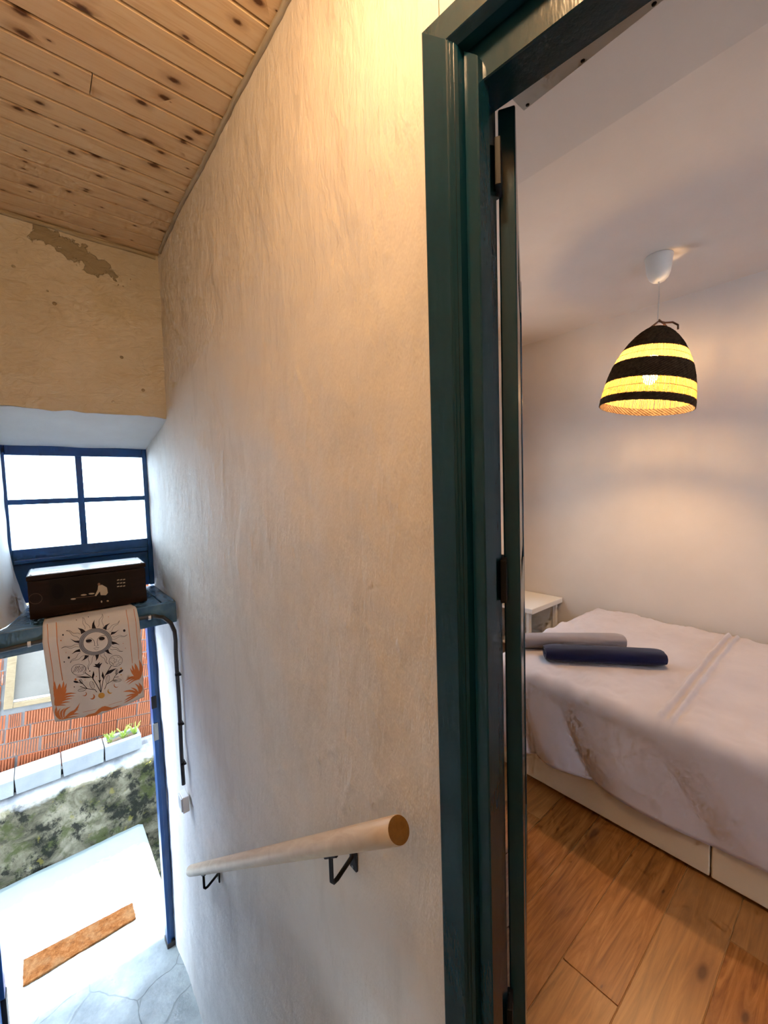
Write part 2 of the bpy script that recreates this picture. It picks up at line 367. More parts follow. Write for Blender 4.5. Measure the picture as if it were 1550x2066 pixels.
DIMWALL = mk_white('dim_hall_paint', (.60, .56, .50), (.68, .64, .58), .3)
CLOTH_ART={'black':[('s',1.16,[(246,-137.6),(246.2,-150.4),(243.7,-162.7),(238.8,-173.9),(231.6,-183.8),(222.5,-191.7),(211.8,-197.5),(199.9,-201),(187.4,-202),(174.6,-200.4),(162.3,-196.5),(150.7,-190.4),(140.3,-182.3),(131.5,-172.6),(124.6,-161.5),(119.8,-149.7),(117.4,-137.4),(117.3,-125.1),(119.6,-113.3),(124.2,-102.4),(130.9,-92.8),(139.5,-84.8),(149.7,-78.8),(161.2,-75),(173.5,-73.6),(186.1,-74.6),(198.7,-78),(210.6,-83.7),(221.4,-91.6),(230.7,-101.4),(238.1,-112.6),(243.3,-124.8),(246,-137.6)]),('s',1.16,[(230.4,-138.1),(230.5,-147.7),(228.7,-156.8),(225,-165.3),(219.6,-172.6),(212.7,-178.6),(204.6,-182.9),(195.7,-185.6),(186.2,-186.3),(176.6,-185.2),(167.2,-182.3),(158.4,-177.8),(150.5,-171.7),(143.8,-164.4),(138.5,-156.1),(134.9,-147.2),(133,-137.9),(133,-128.7),(134.7,-119.8),(138.2,-111.6),(143.4,-104.4),(149.9,-98.4),(157.7,-93.9),(166.5,-91.1),(175.8,-90),(185.4,-90.8),(194.8,-93.4),(203.8,-97.8),(212,-103.7),(219,-111),(224.5,-119.4),(228.4,-128.6),(230.4,-138.1)]),('s',0.72,[(238.8,-137.7),(239,-148.9),(236.8,-159.7),(232.4,-169.6),(226.1,-178.3),(218,-185.3),(208.5,-190.4),(197.9,-193.5),(186.8,-194.3),(175.5,-193),(164.5,-189.6),(154.2,-184.2),(145,-177.1),(137.2,-168.5),(131,-158.8),(126.8,-148.3),(124.6,-137.5),(124.5,-126.6),(126.6,-116.2),(130.7,-106.6),(136.7,-98.1),(144.4,-91.1),(153.5,-85.8),(163.7,-82.5),(174.6,-81.2),(185.8,-82.1),(197,-85.2),(207.5,-90.3),(217.1,-97.2),(225.4,-105.8),(231.9,-115.7),(236.5,-126.4),(238.8,-137.7)]),('f',0,[(170.5,-71.8),(171.9,-65.9),(173,-59.8),(174.9,-54),(178.4,-48.6),(182.5,-43.2),(184.9,-37.5),(184.8,-43.5),(183.4,-49.2),(182.7,-55),(183.7,-61.2),(185.6,-67.6),(187.2,-74)]),('f',0,[(213.2,-80.3),(217.6,-76.3),(221.6,-71.8),(226.4,-68.3),(232.6,-66.4),(239.2,-65),(244.6,-62.1),(241.2,-66.6),(236.7,-69.7),(232.8,-73.4),(230.3,-78.8),(228.6,-85.2),(226.7,-91.3)]),('f',0,[(241.9,-119.3),(248.4,-118),(254.9,-117.1),(261.3,-115),(267.4,-111.1),(273.3,-106.5),(279.5,-103.7),(274,-104.5),(269,-106.9),(263.8,-108.4),(258.4,-108),(252.7,-106.4),(247.2,-105.2)]),('f',0,[(243.9,-149.6),(249.7,-153.1),(255.5,-156.3),(261.2,-160.4),(266.6,-166.1),(271.9,-172.5),(277.4,-177.2),(272.2,-175),(267.3,-171.6),(262.2,-168.8),(256.9,-167.8),(251.5,-167.9),(246.1,-167.7)]),('f',0,[(214.6,-190.7),(218.6,-196),(222.4,-201.7),(227,-206.5),(233.2,-210.1),(239.8,-213.3),(245,-217.6),(241.7,-212.6),(237.3,-208.7),(233.6,-204.4),(231.3,-198.7),(230,-192.3),(228.4,-186.1)]),('f',0,[(175.7,-201.2),(176.8,-206.7),(178,-212.3),(178.6,-217.6),(178,-222.6),(176.9,-227.3),(176.7,-232.4),(179,-227.5),(182.6,-223),(185.8,-218.3),(187.9,-213.2),(189.3,-207.8),(191.1,-202.5)]),('f',0,[(136.4,-188.8),(134.5,-194.3),(132.9,-200),(130.6,-204.9),(127.2,-208.3),(123.3,-211.2),(120.2,-215.3),(125.5,-212.2),(131.9,-210.5),(138,-208.3),(143.2,-204.7),(147.7,-200.2),(152.5,-196.1)]),('f',0,[(117.7,-153.7),(112,-155.4),(106.3,-156.6),(100.9,-159),(95.8,-163.3),(90.9,-168.3),(85.7,-171.4),(91.3,-170.3),(96.6,-167.6),(102.1,-165.8),(108,-165.9),(114.2,-167.2),(120.4,-168.2)]),('f',0,[(118.5,-114.8),(112.6,-113.7),(106.6,-113.1),(100.9,-111.1),(95.7,-107),(90.6,-102.2),(85.2,-99.1),(90.3,-103.8),(95,-110.4),(99.9,-116.3),(105.2,-120.3),(110.8,-123),(116.4,-126.1)]),('f',0,[(127.6,-87.4),(127,-81.4),(126.6,-75.2),(125.4,-69.8),(122.8,-65.4),(119.6,-61.6),(117.5,-56.8),(122.3,-60.4),(128.5,-62.9),(134.2,-65.8),(138.8,-69.9),(142.5,-74.6),(146.5,-79.1)]),('s',1.16,[(143.5,-69),(145.2,-62.1),(144.2,-56),(141.1,-50.7),(138.6,-45.1),(138.8,-38.7),(140.8,-31.7),(141.6,-25),(139.7,-19.3),(136.4,-14.1)]),('s',1.16,[(164.5,-70.4),(163.8,-63.3),(160.6,-57),(155.1,-51.5),(150.2,-45.8),(148.1,-39.2),(147.7,-32.1),(146.3,-25.3),(142,-19.5),(136.4,-14.1)]),('s',1.16,[(193.6,-69.9),(198.9,-65.4),(201.5,-59.4),(201.9,-52),(202.8,-45),(206.6,-39.6),(212.3,-35.3),(216.8,-30.3),(218.4,-23.6),(218.5,-16.2)]),('s',1.16,[(213.3,-78.4),(216.4,-73),(216.9,-66),(215,-57.7),(213.8,-49.7),(215.4,-43.4),(218.9,-38.1),(221.2,-32.1),(220.6,-24.5),(218.5,-16.2)]),('s',1.16,[(226.8,-89.4),(234.7,-89.3),(241,-86.1),(246.1,-80),(251.5,-74.7),(258.6,-72.8),(266.8,-73.1),(274.4,-72),(280.2,-67.4),(285.3,-61)]),('s',1.16,[(238.7,-103.8),(245.3,-102.2),(250.3,-97.3),(254,-89.7),(258.1,-82.7),(263.9,-79.2),(270.8,-78),(277.1,-75.3),(281.6,-69),(285.3,-61)]),('s',1.16,[(248.4,-127.6),(255.7,-132.1),(262.7,-133.1),(269.7,-131),(276.7,-129.7),(283.9,-132.2),(291.3,-137.3),(298.7,-140.9),(305.9,-140.4),(313,-138)]),('s',1.16,[(247.7,-140.9),(255,-144),(262.1,-143.5),(269.1,-139.9),(276.2,-137.1),(283.6,-138.2),(291.1,-141.8),(298.5,-143.9),(305.8,-141.9),(313,-138)]),('s',1.16,[(241.1,-170.2),(245.2,-177.9),(250.6,-182.6),(257.1,-184.9),(263.3,-187.8),(268.2,-193.9),(272.2,-202.1),(276.8,-209),(282.8,-212.7),(289.5,-214.8)]),('s',1.16,[(235.5,-184.2),(240.2,-190.3),(246.2,-193.5),(253.3,-194.2),(260.2,-195.6),(265.7,-200.1),(270.3,-206.8),(275.5,-212.1),(282.2,-214.2),(289.5,-214.8)]),('s',1.16,[(196.6,-204.1),(197.2,-211),(200.4,-217.1),(205.9,-222.4),(210.8,-227.9),(212.9,-234.4),(213.2,-241.5),(214.6,-248.3),(218.9,-254.1),(224.7,-259.5)]),('s',1.16,[(212.4,-200.9),(211.3,-208.2),(212.7,-214.6),(216.5,-220.3),(219.7,-226.2),(220,-233.1),(218.5,-240.5),(218.2,-247.6),(220.7,-253.8),(224.7,-259.5)]),('s',1.16,[(150.7,-200.5),(147.7,-206),(147.2,-213.1),(149,-221.5),(150.2,-229.6),(148.7,-236),(145.2,-241.3),(143,-247.3),(143.6,-255),(145.5,-263.6)]),('s',1.16,[(170.5,-200.5),(165.2,-206),(162.6,-213.1),(162.2,-221.6),(161.2,-229.7),(157.4,-236.1),(151.8,-241.4),(147.3,-247.4),(145.8,-255.1),(145.5,-263.6)]),('s',1.16,[(119.5,-172.8),(113.6,-174.3),(109.1,-178.9),(105.7,-186.2),(102.1,-192.8),(97,-196),(91,-197),(85.6,-199.4),(81.7,-205.2),(78.5,-212.6)]),('s',1.16,[(136.3,-190.7),(128.4,-190.1),(122,-192.7),(116.8,-198.1),(111.3,-202.8),(104.4,-204),(96.5,-202.9),(89.2,-203.3),(83.5,-207.2),(78.5,-212.6)]),('s',1.16,[(116.1,-130.9),(108.5,-128.2),(101.2,-128.9),(94.1,-132.5),(87,-135.3),(79.7,-134.5),(72.3,-131.3),(65,-129.6),(58,-131.7),(51.1,-135.4)]),('s',1.16,[(116.7,-145.9),(109,-141.5),(101.7,-140.5),(94.5,-142.4),(87.3,-143.6),(80,-141.1),(72.5,-136.2),(65.2,-132.9),(58.1,-133.3),(51.1,-135.4)]),('s',1.16,[(124.6,-86.7),(119.9,-81),(114.1,-78.3),(107.3,-78),(100.8,-77.1),(95.6,-73.1),(91.1,-67.1),(86.2,-62.5),(80,-60.9),(73.3,-60.9)]),('s',1.16,[(119.1,-105.7),(115,-97.9),(109.8,-93),(103.6,-90.6),(97.8,-87.6),(93.1,-81.5),(89.3,-73.4),(85,-66.6),(79.4,-63),(73.3,-60.9)]),('s',1.74,[(143.4,-121.3),(151.4,-113.3),(163.4,-114.5),(174.8,-128.8),(176.8,-147.1),(174.3,-152.9)]),('s',1.74,[(220.5,-116.6),(209.7,-112.7),(198.6,-116.7),(189.4,-125.8),(186.4,-140.2),(188.5,-156)]),('s',1.16,[(174.3,-152.9),(183.7,-159.3),(192,-155.8)]),('s',1.45,[(170.4,-166.3),(180.2,-165.9),(193.1,-167.6)]),('s',1.16,[(173.8,-171.8),(181.7,-177),(191,-172.7)]),('s',1.16,[(145.3,-130.1),(154.6,-136.3),(167.4,-134.4)]),('s',1.16,[(194.6,-131.7),(205.5,-137.6),(218,-131.7)]),('f',0,[(167.2,-126.6),(166.7,-128.9),(165.1,-130.9),(162.5,-132.3),(159.3,-133.1),(155.6,-133.1),(151.9,-132.4),(148.5,-131.1),(145.8,-129.2),(144,-126.9),(143.3,-124.5),(143.8,-122.3),(145.4,-120.3),(147.9,-118.9),(151.2,-118.1),(154.8,-118),(158.5,-118.7),(161.9,-120),(164.6,-121.9),(166.4,-124.2)]),('f',0,[(217.8,-127.7),(217.4,-130.2),(215.9,-132.3),(213.4,-133.8),(210.1,-134.7),(206.5,-134.8),(202.9,-134),(199.6,-132.6),(196.9,-130.6),(195.2,-128.2),(194.5,-125.7),(194.9,-123.3),(196.4,-121.2),(198.9,-119.6),(202.1,-118.7),(205.7,-118.6),(209.3,-119.3),(212.6,-120.7),(215.3,-122.8),(217.1,-125.1)]),('f',0,[(306.9,-114.9),(305.6,-118.5),(302.7,-120.2),(299.3,-119.4),(296.6,-116.3),(295.8,-112.2),(297.1,-108.6),(300,-106.9),(303.4,-107.7),(306.1,-110.8)]),('f',0,[(63.8,-76),(63.1,-78.2),(61.5,-79.3),(59.6,-78.8),(58.1,-77),(57.7,-74.5),(58.4,-72.3),(60,-71.3),(61.9,-71.8),(63.4,-73.6)]),('f',0,[(80,-187.5),(78.9,-190.7),(76.6,-192.1),(73.8,-191.3),(71.6,-188.5),(71,-184.9),(72,-181.7),(74.4,-180.3),(77.2,-181.1),(79.4,-183.8)]),('f',0,[(59.9,-202.9),(59.3,-204.5),(58.2,-205.2),(56.8,-204.8),(55.7,-203.4),(55.4,-201.6),(55.9,-200),(57.1,-199.3),(58.5,-199.7),(59.5,-201.1)]),('f',0,[(89.3,-333.2),(88.8,-334.6),(87.7,-335.2),(86.5,-334.8),(85.6,-333.5),(85.3,-331.9),(85.7,-330.5),(86.8,-329.9),(88,-330.3),(89,-331.6)]),('f',0,[(152.5,-272.1),(152,-273.7),(150.7,-274.4),(149.3,-274),(148.1,-272.5),(147.8,-270.6),(148.3,-269),(149.6,-268.3),(151.1,-268.8),(152.2,-270.2)]),('f',0,[(117.7,-25.6),(117.3,-26.9),(116.4,-27.4),(115.3,-27.2),(114.5,-26.2),(114.2,-24.8),(114.6,-23.6),(115.5,-23),(116.6,-23.3),(117.4,-24.3)]),('f',0,[(164.7,-21.6),(164.3,-22.8),(163.3,-23.4),(162.2,-23.2),(161.4,-22.1),(161.1,-20.8),(161.6,-19.5),(162.5,-18.9),(163.6,-19.2),(164.4,-20.2)]),('s',1.45,[(136.5,-257.3),(136.1,-263.9),(134,-269.9),(130.4,-274.9),(125.6,-278.7),(119.8,-281),(113.4,-281.8),(106.8,-280.8),(100.3,-278.3),(94.3,-274.4),(89.1,-269.3),(85.2,-263.3),(82.5,-256.8),(81.4,-250.1),(81.9,-243.6),(83.9,-237.7),(87.4,-232.7),(92.1,-228.9),(97.7,-226.5),(104.1,-225.7),(110.7,-226.5),(117.2,-228.9),(123.3,-232.7),(128.6,-237.8),(132.7,-243.8),(135.4,-250.4),(136.5,-257.3)]),('s',1.45,[(86.3,-261.6),(92.8,-250.6),(98.8,-237.6)]),('s',1.45,[(92.8,-260.6),(99.4,-248.1),(105.4,-235.8)]),('s',1.01,[(95.6,-242.2),(101.5,-231.7)]),('s',1.45,[(99.3,-259.7),(105.4,-254.5),(112,-234.1)]),('s',1.01,[(102,-244.1),(107.7,-236.5)]),('s',1.45,[(105.3,-267.5),(112.1,-252.1),(117.9,-243.4)]),('s',1.01,[(108.3,-246.1),(114.3,-235.5)]),('s',1.45,[(111.8,-266.6),(118.2,-258.5),(124.6,-241.7)]),('s',1.01,[(114.7,-248),(120.5,-240.4)]),('s',1.45,[(118.4,-265.6),(124.9,-256),(131.3,-239.9)]),('s',1.01,[(121.1,-250),(127.1,-239.4)]),('s',1.45,[(124.5,-273.5),(131.1,-262.5),(137.3,-249.3)]),('s',1.45,[(284.5,-256.6),(284.1,-263.4),(282,-269.6),(278.5,-274.9),(273.6,-278.8),(267.7,-281.3),(261.2,-282.1),(254.5,-281.2),(247.8,-278.7),(241.7,-274.7),(236.5,-269.4),(232.4,-263.3),(229.6,-256.6),(228.5,-249.6),(228.9,-242.9),(230.9,-236.8),(234.4,-231.6),(239.1,-227.6),(244.9,-225.1),(251.3,-224.2),(258,-225),(264.7,-227.4),(270.9,-231.3),(276.3,-236.5),(280.5,-242.7),(283.3,-249.5),(284.5,-256.6)]),('s',1.16,[(237.3,-235.1),(245.4,-233.5),(253,-241.6),(247.7,-249.8),(253.6,-259.3),(243.7,-264.2)]),('s',1.16,[(261.7,-232.4),(269.3,-240.4),(277.4,-242.8),(273.5,-253.4),(265.1,-256.9),(269.4,-267.9),(279.3,-266.9)]),('s',1.16,[(254.3,-247.8),(260.9,-245.8),(258.6,-256.9),(250.4,-259.2)]),('s',1.16,[(231.7,-249),(240.7,-259.4),(246.4,-272.8)]),('s',1.16,[(255.8,-277.6),(264.3,-270.4),(273.7,-277.1)]),('s',2.61,[(187.7,-391.6),(172.7,-346.1),(158.1,-306.9),(131.3,-273.8)]),('s',2.61,[(187.7,-391.6),(186.8,-343.1),(186.7,-266.3)]),('s',2.61,[(188.1,-390.5),(199.7,-335.8),(212.3,-308.9),(236.8,-271.8)]),('s',2.32,[(172,-384.2),(165.2,-368.5),(135.5,-354.6),(119.3,-324.6),(107.2,-303.7)]),('s',2.32,[(203.3,-381.5),(212.5,-359.4),(238.7,-348.5),(249.6,-328.5),(263.2,-317.1)]),('s',2.32,[(119.3,-324.6),(97.9,-311.8)]),('s',2.32,[(135.5,-354.6),(109.7,-336.4)]),('s',2.03,[(246,-335.2),(263.7,-337)]),('s',2.03,[(238.7,-348.5),(257.8,-354.7)]),('s',1.74,[(254.8,-322.3),(258.4,-299.9)]),('f',0,[(162.9,-251.4),(175.1,-253.2),(170.2,-242.2),(180.4,-247.5),(191.9,-240.3),(189.8,-250.3),(201.5,-246.9),(193.9,-258.9),(188.9,-270.8),(182.1,-264.9)]),('f',0,[(179.5,-324.6),(185.3,-331.1),(192.3,-328.7),(185.7,-345.8)]),('f',0,[(95.1,-284.8),(121.4,-289.1),(145,-297.4),(156,-306.3),(126.8,-299.1)]),('f',0,[(164.6,-274.7),(167.1,-294.6),(159.5,-319.6),(157,-299)]),('f',0,[(200.3,-289.7),(204.8,-314.2),(201.6,-331),(195.2,-311.2)]),('f',0,[(257.3,-291),(222.8,-293.6),(209.9,-312.8),(234,-308.7)]),('f',0,[(104.1,-314.4),(103.4,-315.7),(101.9,-316.4),(99.7,-316.5),(97,-315.9),(94.2,-314.7),(91.5,-313),(89.1,-311),(87.3,-308.9),(86.3,-306.9),(86.1,-305.2),(86.8,-303.9),(88.3,-303.2),(90.5,-303.1),(93.1,-303.7),(95.9,-304.9),(98.7,-306.6),(101.1,-308.6),(102.9,-310.7),(103.9,-312.7)]),('f',0,[(285,-307.9),(285.2,-309.9),(284.5,-312.2),(282.9,-314.5),(280.4,-316.7),(277.4,-318.6),(274.2,-319.8),(271.1,-320.4),(268.4,-320.3),(266.2,-319.4),(265,-318),(264.7,-316),(265.4,-313.7),(267.1,-311.3),(269.5,-309.1),(272.4,-307.3),(275.7,-306),(278.8,-305.4),(281.6,-305.5),(283.7,-306.4)]),('s',1.16,[(118.3,-310.7),(119.5,-314.8),(120,-318.6),(119.7,-321.7),(118.8,-323.6),(117.4,-324.2),(115.5,-323.3),(113.5,-321.1),(111.5,-317.8),(109.9,-313.9),(108.8,-309.8),(108.3,-306),(108.5,-303),(109.4,-301.1),(110.9,-300.5),(112.7,-301.3),(114.7,-303.5),(116.7,-306.8),(118.3,-310.7)]),('s',0.87,[(111.6,-306.5),(117.5,-303.9)]),('s',0.87,[(111.4,-310.1),(117.3,-307.5)]),('s',0.87,[(111.2,-313.6),(117,-311)]),('s',0.87,[(111,-317.1),(116.8,-314.6)]),('s',0.87,[(110.8,-320.7),(116.6,-318.1)]),('s',1.16,[(130.3,-356.2),(129.6,-358.5),(127.2,-360.4),(123.3,-361.7),(118.4,-362.1),(113.2,-361.7),(108.2,-360.6),(104.1,-358.7),(101.2,-356.5),(100.1,-354.1),(100.8,-351.8),(103.2,-349.9),(107,-348.7),(111.8,-348.2),(117,-348.6),(122.1,-349.7),(126.3,-351.6),(129.1,-353.8),(130.3,-356.2)]),('s',0.87,[(104.1,-354.8),(108.6,-349.2)]),('s',0.87,[(108.6,-356.3),(113.1,-350.7)]),('s',0.87,[(113.2,-357.9),(117.7,-352.3)]),('s',0.87,[(117.7,-359.4),(122.2,-353.9)]),('s',0.87,[(122.3,-361),(126.8,-355.4)]),('s',1.16,[(162.7,-341.6),(163.5,-348.3),(163.2,-354.2),(162,-358.6),(159.9,-361.1),(157.3,-361.3),(154.4,-359.1),(151.6,-355),(149.2,-349.2),(147.5,-342.7),(146.8,-336.1),(147,-330.2),(148.2,-325.7),(150.3,-323.3),(152.9,-323.1),(155.8,-325.2),(158.6,-329.3),(161,-335),(162.7,-341.6)]),('s',0.87,[(151,-331.6),(160.6,-330.2)]),('s',0.87,[(150.6,-337.2),(160.2,-335.8)]),('s',0.87,[(150.3,-342.8),(159.9,-341.5)]),('s',0.87,[(150,-348.4),(159.6,-347.1)]),('s',0.87,[(149.6,-354),(159.2,-352.7)]),('s',1.16,[(225.4,-339.8),(223.5,-346.3),(221.1,-351.6),(218.4,-355),(215.7,-356.1),(213.4,-354.9),(211.7,-351.3),(210.9,-346),(211,-339.4),(212,-332.5),(213.8,-326),(216.3,-320.7),(219,-317.3),(221.6,-316.1),(224,-317.4),(225.6,-320.9),(226.5,-326.3),(226.4,-332.8),(225.4,-339.8)]),('s',0.87,[(215.2,-324.5),(223.7,-322.6)]),('s',0.87,[(214.8,-330.8),(223.3,-328.9)]),('s',0.87,[(214.4,-337.1),(222.9,-335.2)]),('s',0.87,[(214.1,-343.4),(222.6,-341.5)]),('s',0.87,[(213.7,-349.6),(222.2,-347.8)]),('s',1.16,[(274.5,-357.4),(273.7,-360),(271,-362),(266.8,-363.1),(261.6,-363.2),(256.1,-362.3),(250.8,-360.6),(246.5,-358.1),(243.6,-355.3),(242.5,-352.5),(243.3,-349.9),(245.9,-348),(250.1,-346.8),(255.2,-346.7),(260.8,-347.6),(266.1,-349.3),(270.4,-351.7),(273.4,-354.6),(274.5,-357.4)]),('s',0.87,[(246.7,-355),(251.7,-348.4)]),('s',0.87,[(251.5,-356.6),(256.4,-350)]),('s',0.87,[(256.3,-358.2),(261.2,-351.5)]),('s',0.87,[(261.1,-359.8),(266.1,-353.1)]),('s',0.87,[(265.9,-361.3),(270.9,-354.7)]),('s',1.16,[(261.2,-311.4),(260.2,-315.6),(258.7,-319),(256.9,-321.1),(255.1,-321.9),(253.5,-321.1),(252.2,-318.8),(251.5,-315.4),(251.4,-311.3),(251.9,-306.9),(252.9,-302.7),(254.4,-299.4),(256.2,-297.2),(258,-296.5),(259.6,-297.2),(260.9,-299.5),(261.6,-302.9),(261.7,-307),(261.2,-311.4)]),('s',0.87,[(254,-302.7),(260,-299.9)]),('s',0.87,[(253.8,-306.6),(259.8,-303.8)]),('s',0.87,[(253.5,-310.6),(259.6,-307.7)]),('s',0.87,[(253.3,-314.5),(259.3,-311.7)]),('s',0.87,[(253.1,-318.4),(259.1,-315.6)])],
